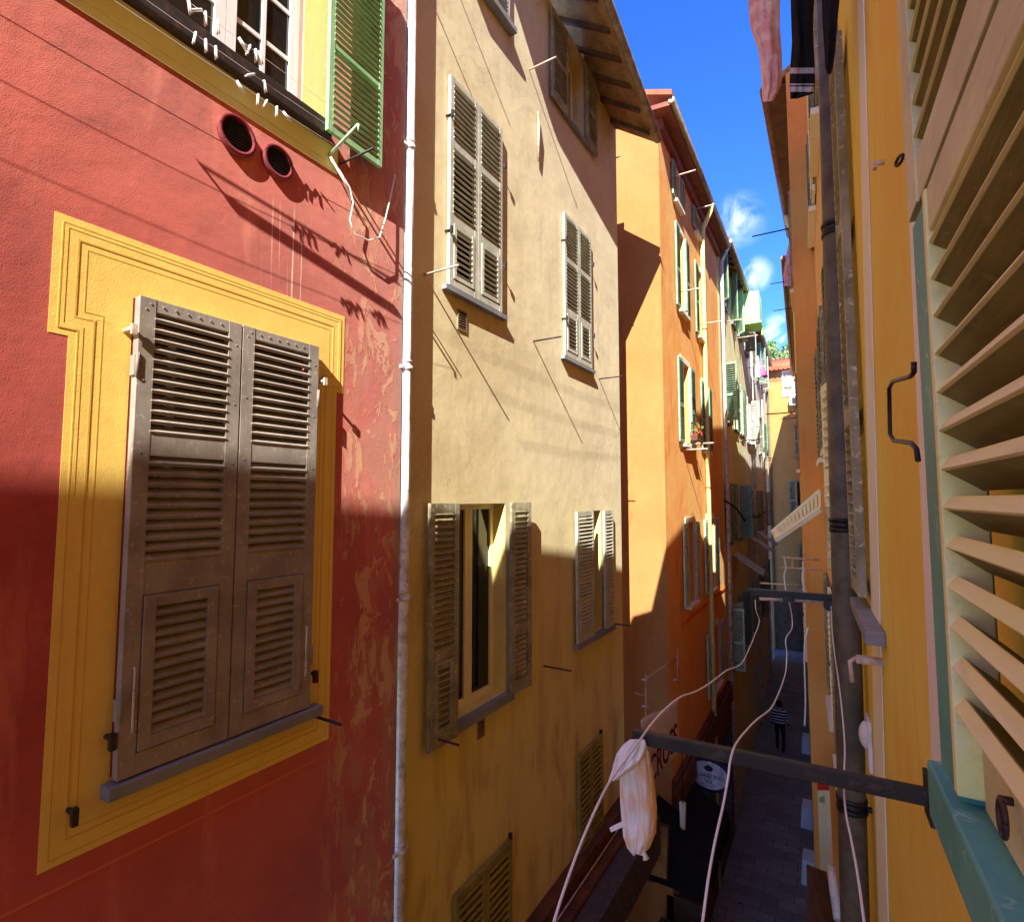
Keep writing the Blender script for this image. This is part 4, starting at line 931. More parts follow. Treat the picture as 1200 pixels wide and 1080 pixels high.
# white wall lamp low on the wall
wc_ = atY(1016, 866, 2.3)
a, z = PR(1021, 866)
wl_ = thing('wall_light', 'white half round wall light on the ochre wall below the weathered shutter', 'lamp', FR.P(a, 0, z))
q = MB(FR); q.box(a-.08, a+.08, .0, .022, z-.16, z+.12); q.build('back_plate', M['white_plastic'], wl_, bevel=.006)
q = MB(FR); n = 16; base = len(q.v)
for j in range(7):
    f = j/6*math.pi/2; r_ = .07*math.cos(f); d_ = .02+.04*math.sin(f)
    for i in range(n): q.pt(a+r_*math.cos(2*math.pi*i/n), d_, z+.02+r_*1.1*math.sin(2*math.pi*i/n))
for j in range(6):
    for i in range(n): i2 = (i+1) % n; q.face((base+j*n+i, base+j*n+i2, base+(j+1)*n+i2, base+(j+1)*n+i), True)
q.build('diffuser', M['white_plastic'], wl_)

# ---- the near shutter, folded open against our wall
DN = .105                             # offset of its outer face from the wall
sh = thing('near_shutter', 'large sage louvred shutter folded open close on the right', 'shutter', FR.P(-.6, DN, H-1.0))
sE = PR(1077, 420, DN-.004)[0]; sH = -.12                    # free edge and hinge side (s runs towards us)
zgap = H+.455; ztop = H+1.6; zbot = H-.50
def stile_box(b, a, c, d0, d1, z0, z1): b.box(a, c, d0, d1, z0, z1)
# upper panel
b = MB(FR); b.box(sE-.004, sE+.07, DN-.05, DN, zgap+.008, ztop); b.box(sH-.07, sH, DN-.05, DN, zgap+.008, ztop); b.box(sE+.07, sH-.07, DN-.045, DN-.003, zgap+.008, zgap+.078); b.box(sE+.07, sH-.07, DN-.045, DN-.003, ztop-.08, ztop)
up_sl = MB(FR)
def near_slat(m, zc, jig, sa):
    w, th, an = .050, .0195, R(-36)+jig; i0 = len(m.f); m.cur = 0
    m.slat(sa, sH-.066, DN-.031, zc, w, th, an)
    c, sn = math.cos(an), math.sin(an); m.cur = 1
    m.slat(sa+.001, sH-.068, DN-.031+(w/2+.0025)*c, zc-(w/2+.0025)*sn, .006, th+.0012, an); m.cur = 0
rj = random.Random(3)
for i in range(19): near_slat(up_sl, zgap+.105+i*.054+rj.uniform(-.001, .001), rj.uniform(-.03, .03), sE+.068)
up = b.build('upper_panel', M['near_rail'], sh, bevel=.0015)
up_sl.build('louvres', [M['near_face'], M['near_edge']], up, bevel=.0012)
b = MB(FR); b.box(sE+.002, sE+.118, DN-.056, DN-.004, zbot, zgap-.004); b.build('stile', M['teal'], sh, bevel=.003)
b = MB(FR); b.box(sE+.118, sE+.136, DN-.05, DN+.001, zbot+.1, zgap-.004); b.build('stile_bead', M['near_edge'], sh, bevel=.002)
b = MB(FR); b.box(sE+.136, sH-.07, DN-.046, DN-.002, zgap-.070, zgap-.004); b.build('top_rail', M['near_rail'], sh, bevel=.003)
b = MB(FR); zz = zgap-.096; i = 0
while zz > H-.30: near_slat(b, zz+rj.uniform(-.001, .001), rj.uniform(-.03, .03), sE+.134); zz -= .0545
zl = zz
b.build('louvres', [M['near_face'], M['near_edge']], sh, bevel=.0012)
b = MB(FR); b.box(sE+.136, sH-.07, DN-.042, DN-.028, zbot+.09, zl+.03); b.build('lower_panel', M['near_rail'], sh)
b = MB(FR); b.box(sE-.012, sH+.1, DN-.04, DN+.012, H-.50, H-.413); b.build('bottom_rail', M['teal'], sh, bevel=.004)
b = MB(FR); b.box(sH-.07, sH, DN-.05, DN, zbot, zgap-.004); b.build('stile', M['near_edge'], sh)
# iron handle on the free edge
hz1, hz0 = atY(1072, 436, 1.02), atY(1074, 532, 1.02)
Q = lambda u, v: FR.P(*(lambda p: (p[0], DN-.01, p[1]))(PR(u, v, DN-.01)))
b = MB(); b.tube([Q(1071, 424), Q(1071, 436), Q(1067, 441), Q(1046, 447), Q(1042, 455), Q(1043, 508), Q(1047, 516), Q(1068, 519), Q(1074, 526), Q(1076, 540)], .0045, 10); b.build('handle', M['black_iron'], sh)
b = MB(); c = Q(1054, 188); b.tube([Q(1086, 183), Q(1074, 185), Q(1062, 187)], .003, 8)
ring = [c+FR.a*(-.013*math.cos(2*math.pi*i/20))+Vector((0, 0, .007*math.sin(2*math.pi*i/20)))+FR.n*(.004*math.cos(2*math.pi*i/20)) for i in range(21)]
b.tube(ring, .003, 8); b.build('catch_ring', M['black_iron'], sh)
c = FR.P(PR(1183, 960, DN-.02)[0], DN-.024, PR(1183, 960, DN-.02)[1])
b = MB(); b.tube([c+FR.a*(.013*math.cos(2*math.pi*i/20))+Vector((0, 0, .02*math.sin(2*math.pi*i/20)))+FR.n*.010 for i in range(21)], .003, 8); b.tube([c+Vector((0, 0, .02)), c+Vector((0, 0, .02))+FR.n*.012], .005, 8); b.build('pull_ring', M['iron'], sh)

# ---- clothes bars and ropes
def bar(F, base_px, tip_px, name, label, mat, hw, hh, sunk=.1):
    a, z = F.px(*base_px); p = F.P(a, 0, z); best = None
    for i in range(20, 160):
        q = p+F.n*(i*.01); r = q-EYE
        fw = -SY*r.x+CYW*r.y; rr = CYW*r.x+SY*r.y; ff = CP*fw+SP*r.z; u = CX+FPX*rr/ff
        if best is None or abs(u-tip_px[0]) < best[0]: best = (abs(u-tip_px[0]), i*.01)
    L = best[1]; zt_ = None
    q = p+F.n*L; dd = ray(*tip_px); t = (q.y/dd.y); zt_ = H+dd.z*t
    o = thing(name, label, 'clothes bar', p, 'clothes bars')
    b = MB(F); b.hexa([(a-hw, 0, z-hh), (a+hw, 0, z-hh), (a+hw, L, zt_-hh), (a-hw, L, zt_-hh), (a-hw, 0, z+hh), (a+hw, 0, z+hh), (a+hw, L, zt_+hh), (a-hw, L, zt_+hh)]); b.build('beam', mat, o, bevel=.004)
    return o, p, F.P(a, L, zt_)
nb, nb0, nb1 = bar(FR, (1091, 934), (742, 861), 'clothes_bar', 'thick dark brown clothes bar nearest us, jutting out below the sage shutter', M['rust_bar'], .017, .021)
b = MB(FR); a = PR(1091, 934)[0]; b.box(a-.045, a+.045, .0, .01, nb0.z-.06, nb0.z+.06); b.build('mounting_plate', M['rust_bar'], nb)
fb_, fb0, fb1 = bar(FR, (1008, 703), (878, 693), 'clothes_bar', 'black clothes bar farther along beside the brown drainpipe', M['black_iron'], .02, .022)
b = MB(); e0 = fb1.lerp(fb0, .1)+Vector((0, 0, -.055)); b.tube([atY(890, 701, fb1.y), atY(999, 706, fb0.y)], .013, 8); b.build('rail', M['light_rod'], fb_)
for (u, v) in ((924, 703), (972, 709)):
    c = atY(u, v, (fb0.y+fb1.y)/2-.03); b = MB(); b.tube([c+Vector((0, -.012, 0)), c+Vector((0, .03, 0))], .035, 12); b.build('pulley', M['black_iron'], fb_)
def rope(pts, label, r=.006, sub=True):
    # smooth through the given points
    P_ = [Vector(p) for p in pts]; out = []
    for i in range(len(P_)-1):
        a, b_, c, d = P_[max(i-1, 0)], P_[i], P_[i+1], P_[min(i+2, len(P_)-1)]
        for k in range(6):
            t = k/6; out.append(.5*((2*b_)+(c-a)*t+(2*a-5*b_+4*c-d)*t*t+(3*b_-a-3*c+d)*t**3))
    out.append(P_[-1]); return tag(MB().tube(out, r, 8).build('clothes_rope', M['rope']), label, 'rope', 'white ropes between the clothes bars')
xr = lambda x0, l: [atX(u, v, x0) for (u, v) in l]
rope(xr(-.53, [(885, 703), (886, 715), (890, 728), (884, 745), (877, 762), (868, 778), (852, 785), (832, 800), (815, 810), (798, 816), (780, 830), (762, 850), (742, 878), (715, 915), (697, 950), (678, 995), (660, 1045), (646, 1090)]), 'white rope over the outer ends of both bars, the cloth clipped to it', .0032)
rope(xr(-.30, [(925, 706), (928, 722), (928, 736), (921, 748), (922, 765), (921, 785), (917, 800), (911, 815), (903, 830), (888, 842), (875, 855), (862, 872), (856, 890), (853, 912), (847, 945), (838, 985), (830, 1030), (822, 1090)]), 'white rope in the middle of the lane, hanging past the oval sign', .0032)
ys_ = [3.95, 3.7, 3.3, 2.85, 2.6, 2.3, 2.0, 1.8, 1.6, 1.4, 1.25]
rope([atY(u, v, y) for (u, v), y in zip([(974, 710), (975, 735), (978, 765), (983, 800), (987, 835), (990, 875), (989, 915), (991, 950), (998, 985), (1006, 1030), (1014, 1090)], ys_)], 'white rope hanging closest to the right wall in front of the brown drainpipe', .0026)
# farther clothes rail with ropes
fr2 = thing('clothes_rail', 'double pale clothes rail far along the ochre wall above the black bar', 'clothes rail', atY(945, 658, 7.5))
for pts in (((916, 653), (962, 656)), ((914, 665), (964, 667)), ((891, 683), (940, 686))):
    b = MB(); b.tube([atY(u, v, 7.5) for u, v in pts], .012, 6); b.build('bar', M['light_rod'], fr2)
b = MB(); b.tube([atY(928, 653, 7.5), atY(929, 666, 7.5)], .01, 6); b.build('bar', M['light_rod'], fr2)
for k, l in enumerate(([(919, 654), (921, 665), (919, 675), (921, 692)], [(942, 666), (940, 677), (942, 688), (946, 696)], [(947, 735), (943, 755), (943, 790), (944, 820), (943, 850)])):
    y = 7.4 if k < 2 else 6.5
    rope([atY(u, v, y) for u, v in l], ['short white rope on the left of the far pale clothes rail', 'short white rope on the right of the far pale clothes rail', 'thin white rope hanging alone against the dark lane near the right wall'][k], .008)

# ---- laundry
def garment(name, label, y, outline, mat, folds=3, depth=.03, group=None, mats=None, band=None):
    """outline: rows of (v, uL, uR) from top to bottom; a folded cloth with real bulk"""
    rows_ = outline; nu = 22; bld = MB()
    def fn(u, v):
        f = v*(len(rows_)-1); i = min(int(f), len(rows_)-2); t = f-i; t = t*t*(3-2*t)
        a, b_ = rows_[i], rows_[i+1]; vv = a[0]*(1-t)+b_[0]*t if True else 0
        ul, ur = a[1]*(1-t)+b_[1]*t, a[2]*(1-t)+b_[2]*t
        ph = u*2*math.pi; uu = (ul+ur)/2+(ur-ul)/2*(-math.cos(ph)); front = math.sin(ph)
        w_ = (uu-ul)/max(1e-3, ur-ul); nz = noise.noise(Vector((w_*folds*1.3+y*7, v*2.2, front*.35)))+.5*noise.noise(Vector((w_*folds*3+3, v*4.5, y)))
        yy = y-depth*front*(1 if front > 0 else .5)-depth*1.1*nz*abs(front)
        return atY(uu, vv, yy)
    bld.grid(fn, nu*2, len(rows_)*4)
    if band:
        k = 0
        for j in range(len(rows_)*4):
            for i in range(nu*2): bld.mi[k] = 1 if any(lo <= j/(len(rows_)*4) < hi for lo, hi in band) else 0; k += 1
    return tag(bld.build(name, mats or mat, fix=True), label, 'laundry', group)
def drape(name, label, mat, rows_, y, depth, seed):
    """open sheet of cloth gathered at the top: u across, v down, folds that deepen towards the hem"""
    bld = MB()
    def fn(u, v):
        f = v*(len(rows_)-1); i = min(int(f), len(rows_)-2); t = f-i; a, b_ = rows_[i], rows_[i+1]
        vv, ul, ur = [a[k]*(1-t)+b_[k]*t for k in range(3)]
        k = .35+.65*v; fold = math.sin(u*8+seed+3*noise.noise(Vector((u*2, v*2.4, seed))))*.5+noise.noise(Vector((u*3.4+seed, v*2.6, 1.7)))*1.5+.6*noise.noise(Vector((u*8, v*7, seed)))
        uu = ul+(ur-ul)*(u+.05*math.sin(u*13+seed+1.4)*k); vv += 5*noise.noise(Vector((u*4, seed, 3)))*v
        return atY(uu, vv, y-depth*(math.sin(u*math.pi)*.8+fold*k))
    bld.grid(fn, 36, 44); return tag(bld.build(name, mat, solid=.003, fix=False), label, 'laundry')
drape('hanging_cloth', 'pink and peach cloth hanging from the rope at the end of the thick bar', M['pink_cloth'], [(872, 738, 757), (885, 730, 760), (900, 727, 762), (920, 727, 766), (940, 727, 769), (960, 729, 769), (980, 731, 767), (992, 735, 762), (1000, 742, 754)], 1.9, .022, 2.0)
drape('hanging_cloth', 'peach cloth showing behind the pink one at the end of the thick bar', M['peach_cloth'], [(880, 742, 760), (910, 734, 766), (945, 731, 769), (975, 733, 768), (998, 740, 756)], 1.96, .02, 5.0)
drape('hanging_cloth', 'small crumpled white cloth bunched on the rope just above the pink one', M['white_cloth'], [(866, 738, 755), (873, 729, 757), (883, 722, 753), (895, 718, 746), (905, 716, 735), (914, 713, 722)], 1.84, .02, 7.0)
b = MB(); b.hexa([atY(714, 969, 1.9), atY(733, 960, 1.9), atY(733, 960, 1.92), atY(714, 969, 1.92), atY(716, 975, 1.9), atY(736, 966, 1.9), atY(736, 966, 1.92), atY(716, 975, 1.92)], True)
tag(b.build('clothes_peg', M['peg'], bevel=.002), 'big white clothes peg sticking out left of the pink cloth', 'clothes peg')
b = MB(); b.tube([atY(746, 998, 1.9), atY(755, 1000, 1.9), atY(757, 1006, 1.9)], [.006, .008, .012], 8); tag(b.build('clothes_peg', M['peg']), 'small white clothes peg clipped under the tip of the pink cloth', 'clothes peg')
garment('hanging_garment', 'dusty pink garment with long thin tails hanging against the blue sky', 2.9, [(-90, 868, 914), (-20, 876, 914), (20, 878, 914), (34, 880, 914), (60, 889, 916), (85, 892, 917), (100, 893, 916), (113, 893, 909), (119, 894, 906)], M['mauve_cloth'], 2, .05, 'washing above the lane')
garment('hanging_garment', 'black garment with grey stripes hanging right of the dusty pink one', 2.75, [(-90, 926, 960), (-20, 926, 956), (20, 927, 953), (50, 928, 953), (80, 926, 955), (100, 925, 955), (110, 926, 953), (116, 926, 934)], None, 3, .05, 'washing above the lane', [M['black_cloth'], M['grey_cloth']], [(.56, .60), (.66, .70), (.75, .79)])
garment('hanging_garment', 'dark garment hanging in front of the top of the brown drainpipe', 2.5, [(-90, 962, 986), (0, 963, 984), (30, 964, 981), (60, 966, 979), (80, 967, 976), (87, 969, 974)], M['black_cloth'], 2, .03, 'washing above the lane')
b = MB(); b.tube([atY(840, -90, 3.3), atY(905, -86, 2.9), atY(945, -88, 2.75), atY(975, -92, 2.5)], .004, 6); tag(b.build('washing_line', M['black_cable']), 'line above the picture carrying the dark and pink washing', 'washing line')
# laundry far along
garment('hanging_garment', 'red shirt among the washing in front of the cream house', 18.0, [(432, 843, 852), (445, 842, 853), (455, 845, 853)], M['red_cloth'], 2, .12, 'washing at the cream house')
garment('hanging_garment', 'black trousers hanging between the red shirt and the coral shirt', 18.4, [(424, 848, 853), (440, 846, 857), (458, 847, 858), (462, 852, 857)], M['black_cloth'], 2, .12, 'washing at the cream house')
garment('hanging_garment', 'coral shirt hanging right of the black trousers', 18.8, [(422, 854, 859), (435, 853, 860), (447, 855, 860)], M['orange_cloth'], 2, .12, 'washing at the cream house')
garment('hanging_garment', 'white towel hanging lowest at the cream house', 19.0, [(444, 857, 864), (455, 858, 865), (460, 858, 864)], M['white_cloth'], 2, .1, 'washing at the cream house')
b = MB(); b.tube([FC.P(1.3, 0, H+3.9), atY(846, 432, 17.9), atY(864, 442, 19.2)], .015, 6); tag(b.build('washing_line', M['cable']), 'washing line with red and black clothes at the cream house', 'washing line')
# closed parasol-like hanging cloth
pc = thing('hanging_parasol', 'white and hot pink cloth hanging like a half shut parasol by the far roofs', 'parasol', atY(890, 440, 26))
b = MB(); top = atY(888, 417, 26); n = 12
rim = [atY(882+18*(0.5+.5*math.cos(2*math.pi*i/n)), 441+2*math.sin(2*math.pi*i/n*2), 26+.45*math.sin(2*math.pi*i/n)) for i in range(n)]
for i in range(n):
    b.cur = 1 if i in (0, 1, 9, 10, 11) else 0; i0 = len(b.v); m_ = (top*.45+(rim[i]+rim[(i+1) % n])*.275); b.v += [top, rim[i], rim[(i+1) % n]]; b.face((i0, i0+1, i0+2), True)
b.build('canopy', [M['white_cloth'], M['hot_pink']], pc, solid=.02)
b = MB(); b.tube([top, atY(889, 450, 26)], .03, 6); b.build('pole', M['light_rod'], pc)

# ropes and bars behind us, up high, whose faint shadows cross the beige wall
for i, (p1_, p2_) in enumerate((((512, 391), (733, 482)), ((575, 462), (733, 511)), ((610, 521), (733, 537)))):
    a, c = from_shadow(FB, *p1_, 2.3), from_shadow(FB, *p2_, 2.3)
    tag(MB().tube([a, a.lerp(c, .5)+Vector((0, 0, -.04)), c], .0035, 6).build('washing_line', M['black_cable']), ['dark line strung highest above the ochre house', 'dark line strung in the middle above the ochre house', 'dark line strung lowest above the ochre house'][i], 'washing line', 'lines over the ochre house')

# ================================================================== RIGHT: farther ochre houses
def right_house(name, label, ya, yb, xa, xb, z1, mat, over, pts=None, zeave=None):
    F = Frame(xb, yb, xa-xb, ya-yb); L = math.hypot(xa-xb, ya-yb)
    o = thing(name, label, 'house', ((xa+xb)/2+.3, (ya+yb)/2, 0))
    b = MB(F); b.box(0, L, -8, 0, 0, z1); b.build('wall', mat, o)
    q = MB(F); q.hexa([(0, -.1, z1-.02), (L, -.1, z1-.02), (L, over, z1-.2), (0, over, z1-.2), (0, -.1, z1+.1), (L, -.1, z1+.1), (L, over, z1-.1), (0, over, z1-.1)]); q.build('eave', M['eave_wood'], o)
    return o, F, L
r2, FR2, L2 = right_house('ochre_house', 'tall ochre house just past the brown drainpipe', 5.12, 10.2, .27-.049*5.12+.01, -.25, H+9.25, M['ochre_pale'], .4)
# unseen prism added between the two roofs, shaped to shade the orange facade
b = MB(FR2); s5 = L2
b.prism([(s5+2.25, H+9.42), (s5, H+9.25), (s5, H+6.8), (s5+.42, H+8.17), (s5+1.4, H+8.74)], -.2, .45); b.build('shade_prism', M['tile'], r2)
qz = H+7.36
r3, FR3, L3 = right_house('ochre_house', 'ochre house with the long brown gutter seen against the sky', 10.2, 17.0, -.58, -.84, H+7.55, M['ochre_far'], .2)
q = MB(); q.hexa([(-.56, 10.25, H+7.32), (-.93, 10.25, H+7.32), (-.98, 16.6, H+7.32), (-.84, 16.6, H+7.32), (-.56, 10.25, H+7.345), (-.93, 10.25, H+7.345), (-.98, 16.6, H+7.345), (-.84, 16.6, H+7.345)], True); q.build('soffit', M['rafter'], r3)
q = MB(); q.tube([Vector((-.93, 10.3, H+7.40)), Vector((-.99, 16.6, H+7.40))], .085, 10); q.build('gutter', M['copper'], r3)
q = MB(); q.tube([Vector((-.97, 15.2, H+7.35)), Vector((-.95, 15.2, H+7.1)), Vector((-.84, 15.2, H+6.9)), Vector((-.82, 15.2, 0))], .06, 8); q.build('drainpipe', M['pale_surround'], r3)
r4, FR4, L4 = right_house('ochre_house', 'farthest ochre house on the right with washing under its eave', 17.0, 34.0, -.84, -1.80, H+7.1, M['ochre_pale'], .3)
q = MB(); q.tube([FR4.P(0, .36, H+6.95), FR4.P(L4, .36, H+6.95)], .07, 8); q.build('gutter', M['copper'], r4)
for F_, o_, L_, lst in ((FR2, r2, L2, (1.0, 3.2)), (FR3, r3, L3, (1.5, 4.5)), (FR4, r4, L4, (2, 6, 10, 14))):
    for s_ in lst:
        for z_ in (H+4.2, H+.6, H-3.0):
            for sg_ in (-1, 1):
                a = s_+sg_*.6; e, f = z_, z_+1.8
                F2 = F_.sub(a, .02, 0 if sg_ > 0 else math.pi)
                if sg_ < 0: F2.n = -F2.n
                leaf(o_, F2, 0, .42, e, f, .0, random.choice((M['pale_shutter'], M['weathered'])), [(e+.07, e+.8, 'L'), (e+.88, f-.06, 'L')], stile=.06, th=.035, pitch=.075)
            b = MB(F_); b.box(s_-.55, s_+.55, .002, .012, z_, z_+1.8); b.build('window', M['glass'], o_)
            b = MB(F_); b.box(s_-.65, s_+.65, .002, .1, z_-.1, z_-.03); b.build('sill', M['trim_white'], o_)
for F_, o_, lst in ((FR3, r3, ((5.2, H+5.4), (3.0, H+2.0))), (FR4, r4, ((16.3, H+6.5), (14.6, H+6.2), (8, H+4.8), (10, H+3.2)))):
    for (s_, z_) in lst: rod(o_, F_, (s_, z_), .75, M['iron'], .014)
garment('hanging_garment', 'pale pink washing hanging under the far eave on the right', 15.6, [(276, 926, 934), (300, 921, 935), (322, 918, 933), (335, 919, 928)], M['mauve_cloth'], 2, .12, 'washing at the far ochre house')
garment('hanging_garment', 'dark blue grey washing hanging nearest the far ochre wall', 16.2, [(274, 931, 940), (300, 931, 941), (325, 928, 941), (345, 926, 940), (358, 926, 936)], M['blue_cloth'], 2, .12, 'washing at the far ochre house')

# ================================================================== STREET LEVEL
# pale bollard-like planters along the right hand wall
for i, (u, v, lb) in enumerate(((946, 880, 'pale stone block farthest along the right hand wall'), (947, 965, 'pale stone block in the middle along the right hand wall'), (949, 1030, 'pale stone block nearest us along the right hand wall'))):
    p = atZ(u, v, 0); t = thing('street_block', lb, 'block', (p.x, p.y, 0), 'pale blocks along the wall')
    b = MB(); b.hexa([(p.x-.17, p.y-.3, 0), (p.x+.17, p.y-.3, 0), (p.x+.17, p.y+.3, 0), (p.x-.17, p.y+.3, 0), (p.x-.13, p.y-.26, .55), (p.x+.13, p.y-.26, .55), (p.x+.13, p.y+.26, .55), (p.x-.13, p.y+.26, .55)], True); b.build('block', M['planter'], t, bevel=.02)
# shop sign board with red head on the right wall
p = atY(950, 1010, 9.5)
sb = thing('shop_sign', 'tall cream shop panel with a red top on the right hand wall', 'sign', atY(965, 1000, 8.0))
b = MB(); b.hexa([atY(958, 925, 9), atY(972, 925, 8.8), atY(972, 925, 8.9), atY(958, 925, 9.1), atY(957, 915, 9), atY(971, 915, 8.8), atY(971, 915, 8.9), atY(957, 915, 9.1)], True); b.build('header', M['red_paint'], sb)
b = MB(); b.hexa([atY(962, 1045, 9), atY(978, 1045, 8.8), atY(978, 1045, 8.9), atY(962, 1045, 9.1), atY(958, 926, 9), atY(972, 926, 8.8), atY(972, 926, 8.9), atY(958, 926, 9.1)], True); b.build('panel', M['cream_wood'], sb)
b = MB(); b.hexa([atY(960, 940, 8.97), atY(967, 940, 8.87), atY(967, 940, 8.9), atY(960, 940, 8.99), atY(960, 934, 8.97), atY(966, 932, 8.87), atY(966, 932, 8.9), atY(960, 934, 8.99)], True); b.build('green_mark', M['green_wood'], sb)
# brown shop awning on the right, seen from above
b = MB(); A_ = [atY(945, 1012, 8.2), atY(972, 1022, 7.6), atY(980, 1085, 7.6), atY(946, 1085, 8.2)]
b.hexa([q+Vector((0, 0, -.06)) for q in A_]+[q for q in A_], True)
ra = tag(b.build('canopy_board', M['brown_board']), 'brown weathered canopy board at street level by the right hand wall', 'canopy')
b = MB(); b.tube([atY(974, 1016, 7.5), atY(978, 1045, 7.3), atY(983, 1078, 7.1)], .05, 8); tag(b.build('leaning_pipe', M['white_plastic']), 'short white pipe leaning beside the brown canopy board', 'pipe')
# scooter-like cart parked far down the lane
p = atZ(897, 748, 0)
ct = thing('market_cart', 'small white cart with shelves standing far down the dark lane', 'cart', (p.x, p.y, 0))
b = MB(); b.box(p.x-.45, p.x+.45, p.y-.3, p.y+.3, .35, .95); b.build('box', M['planter'], ct, bevel=.03)
b = MB(); b.box(p.x-.4, p.x+.4, p.y-.25, p.y+.25, 1.2, 1.25); b.box(p.x-.3, p.x+.3, p.y-.2, p.y+.2, 1.5, 1.55); b.build('shelf', M['white_plastic'], ct)
b = MB()
for sx in (-.35, .35): b.tube([(p.x+sx, p.y+.2, .9), (p.x+sx*.8, p.y+.2, 1.6)], .02, 6)
b.build('post', M['iron'], ct)
for sx in (-.4, .4):
    b = MB(); b.tube([(p.x+sx-.04, p.y, .2), (p.x+sx+.04, p.y, .2)], .2, 14); b.build('wheel', M['black_iron'], ct)

# person walking away down the lane
pf_ = atZ(915, 880, 0)
per = thing('person', 'person in dark clothes with a white striped top walking alone down the lane', 'person', (pf_.x, pf_.y, 0))
def skin_body(name, verts, edges, radii, mat, parent, root=0, sub=2):
    me = bpy.data.meshes.new(name); me.from_pydata(verts, edges, []); o = bpy.data.objects.new(name, me); COL.objects.link(o); o.parent = parent
    sk = o.modifiers.new('skin', 'SKIN'); sv = me.skin_vertices[0].data if me.skin_vertices else None
    if sv is None:
        bpy.context.view_layer.objects.active = o; sv = me.skin_vertices[0].data
    for i, r_ in enumerate(radii): sv[i].radius = r_ if isinstance(r_, tuple) else (r_, r_); sv[i].use_root = (i == root)
    s = o.modifiers.new('sub', 'SUBSURF'); s.levels = sub; s.render_levels = sub
    dg = bpy.context.evaluated_depsgraph_get(); dg.update(); m2 = bpy.data.meshes.new_from_object(o.evaluated_get(dg)); o.modifiers.clear(); o.data = m2
    m2.materials.clear(); m2.materials.append(mat)
    for p_ in m2.polygons: p_.use_smooth = True
    return o
V = [(0, 0, .95), (0, 0, 1.15), (0, -.01, 1.36), (0, 0, 1.46), (0, .01, 1.53), (0, .02, 1.63), (0, .02, 1.72),
     (-.10, 0, .90), (-.11, .12, .50), (-.11, .02, .09), (-.11, .16, .04), (.10, 0, .90), (.11, -.06, .50), (.11, -.28, .13), (.11, -.14, .05),
     (-.19, 0, 1.40), (-.25, -.06, 1.12), (-.26, .06, .88), (-.26, .10, .79), (.19, 0, 1.40), (.25, .05, 1.12), (.26, .18, .90), (.26, .22, .82)]
Ed = [(0, 1), (1, 2), (2, 3), (3, 4), (4, 5), (5, 6), (0, 7), (7, 8), (8, 9), (9, 10), (0, 11), (11, 12), (12, 13), (13, 14), (2, 15), (15, 16), (16, 17), (17, 18), (2, 19), (19, 20), (20, 21), (21, 22)]
Rd = [(.16, .12), (.15, .105), (.17, .11), .065, .06, (.085, .1), (.06, .075), .095, .065, .045, .035, .095, .065, .045, .035, .06, .045, .034, .03, .06, .045, .034, .03]
body = skin_body('body', V, Ed, Rd, M['trousers'], per)
t_ = NT('striped_top'); g_ = t_.n('ShaderNodeNewGeometry'); w_ = t_.n('ShaderNodeTexWave'); w_.bands_direction = 'Z'; w_.inputs['Scale'].default_value = 3.2
t_.l(g_.outputs['Position'], w_.inputs['Vector']); M['striped'] = t_.done(t_.mix(t_.ramp(w_.outputs['Fac'], .62, .72), lin((26, 26, 30)), lin((190, 188, 190))), .9)
m2 = body.data; m2.materials.append(M['striped']); m2.materials.append(M['skin'])
for f in m2.polygons:
    c = f.center
    if c.z > 1.47 or (abs(c.x) > .2 and c.z < .86): f.material_index = 2
    elif c.z > .98: f.material_index = 1
b = MB()
def hairf(u, v):
    a = u*2*math.pi; f = v*math.pi*.62; return (pf_.x+.098*math.sin(f)*math.cos(a), pf_.y+.01+.112*math.sin(f)*math.sin(a)-.012*(1-math.cos(f)), 1.66+.125*math.cos(f)-(0.05*v if math.sin(a) < 0 else 0))
b.grid(hairf, 20, 10); b.build('hair', M['hair'], per, fix=False)

# ================================================================== LIGHT AND SKY
w = bpy.data.worlds.new('World'); SC.world = w; w.use_nodes = True; nt = w.node_tree; bg = nt.nodes['Background']
sky = nt.nodes.new('ShaderNodeTexSky'); sky.sky_type = 'NISHITA'; sky.sun_disc = False
az = math.atan2(LX, -LY); el = math.atan2(LZ, math.hypot(LX, LY))
sky.sun_elevation = el; sky.sun_rotation = az; sky.altitude = 0; sky.air_density = .8; sky.dust_density = 0; sky.ozone_density = 8.0
tc = nt.nodes.new('ShaderNodeTexCoord')
def wmath(op, a, b):
    x = nt.nodes.new('ShaderNodeMath'); x.operation = op
    for i, q in enumerate((a, b)):
        if isinstance(q, (int, float)): x.inputs[i].default_value = q
        else: nt.links.new(q, x.inputs[i])
    return x.outputs[0]
ns = nt.nodes.new('ShaderNodeTexNoise'); ns.inputs['Scale'].default_value = 20; ns.inputs['Detail'].default_value = 8; ns.inputs['Roughness'].default_value = .58; ns.inputs['Distortion'].default_value = .5
nt.links.new(tc.outputs['Generated'], ns.inputs['Vector'])
tot = None
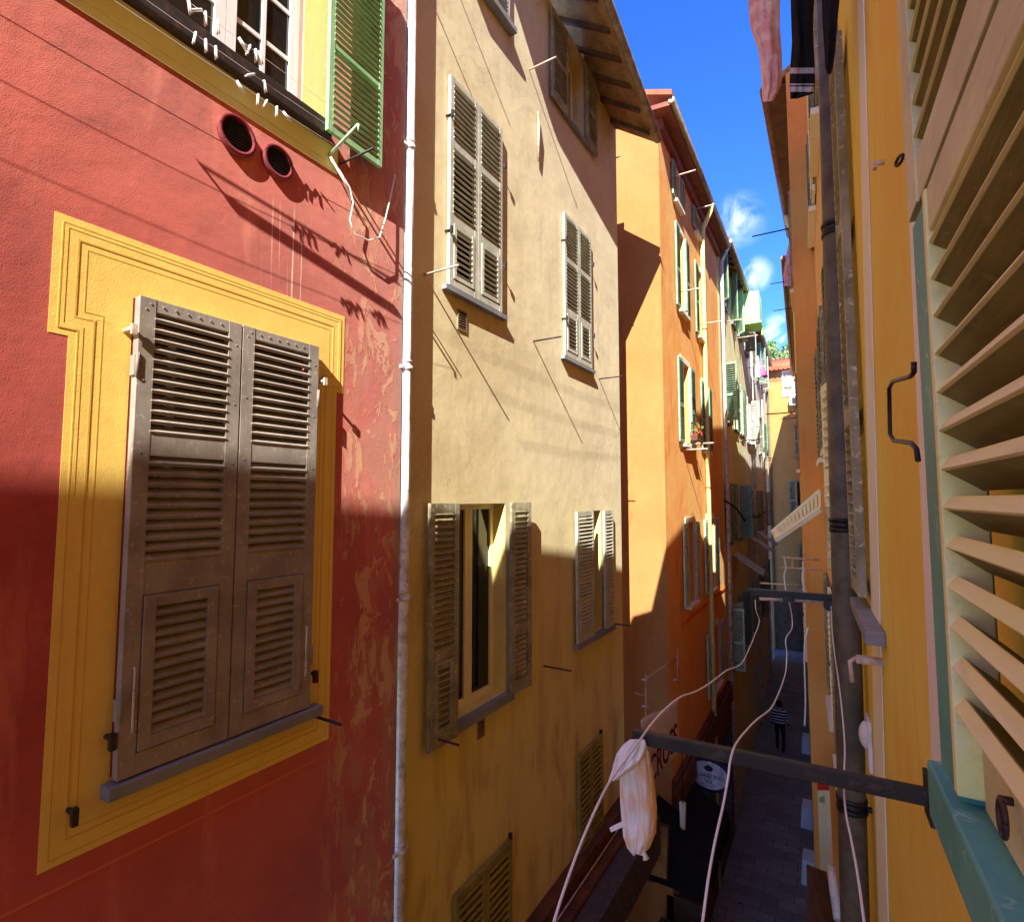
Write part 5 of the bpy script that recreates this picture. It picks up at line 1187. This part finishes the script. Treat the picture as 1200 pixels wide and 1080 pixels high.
for (u, v, rad, amt) in ((866, 258, .05, .34), (884, 322, .034, .55), (914, 404, .06, 1.0), (932, 392, .04, .8)):
    d = ray(u, v).normalized()
    vs = nt.nodes.new('ShaderNodeVectorMath'); vs.operation = 'DISTANCE'; nt.links.new(tc.outputs['Generated'], vs.inputs[0]); vs.inputs[1].default_value = d
    mr = nt.nodes.new('ShaderNodeMapRange'); mr.interpolation_type = 'SMOOTHSTEP'; mr.inputs[1].default_value = 0; mr.inputs[2].default_value = rad; mr.inputs[3].default_value = amt; mr.inputs[4].default_value = 0
    nt.links.new(vs.outputs['Value'], mr.inputs[0]); tot = mr.outputs[0] if tot is None else wmath('MAXIMUM', tot, mr.outputs[0])
mr = nt.nodes.new('ShaderNodeMapRange'); mr.interpolation_type = 'SMOOTHSTEP'; mr.inputs[1].default_value = .40; mr.inputs[2].default_value = .64
nt.links.new(ns.outputs['Fac'], mr.inputs[0])
fac = wmath('MINIMUM', wmath('MULTIPLY', tot, mr.outputs[0]), .95)
mx = nt.nodes.new('ShaderNodeMix'); mx.data_type = 'RGBA'; nt.links.new(fac, mx.inputs[0]); hs = nt.nodes.new('ShaderNodeHueSaturation'); hs.inputs['Saturation'].default_value = 1.16; hs.inputs['Hue'].default_value = .515; nt.links.new(sky.outputs[0], hs.inputs['Color']); nt.links.new(hs.outputs[0], mx.inputs[6]); mx.inputs[7].default_value = (6.5, 6.6, 6.8, 1)
nt.links.new(mx.outputs[2], bg.inputs[0]); bg.inputs[1].default_value = .1
sl_ = bpy.data.lights.new('sun', 'SUN'); sl_.energy = 2.85; sl_.angle = R(.25); sl_.color = (1, .95, .87); so = bpy.data.objects.new('sun', sl_); COL.objects.link(so)
so.rotation_euler = Vector((-LX, LY, -LZ)).to_track_quat('-Z', 'Y').to_euler(); so.location = (0, -20, 40)
vs = SC.view_settings; vs.view_transform = 'Standard'; vs.look = 'None'; vs.exposure = 2.27; vs.gamma = 1
SC.cycles.max_bounces = 10; SC.cycles.diffuse_bounces = 8
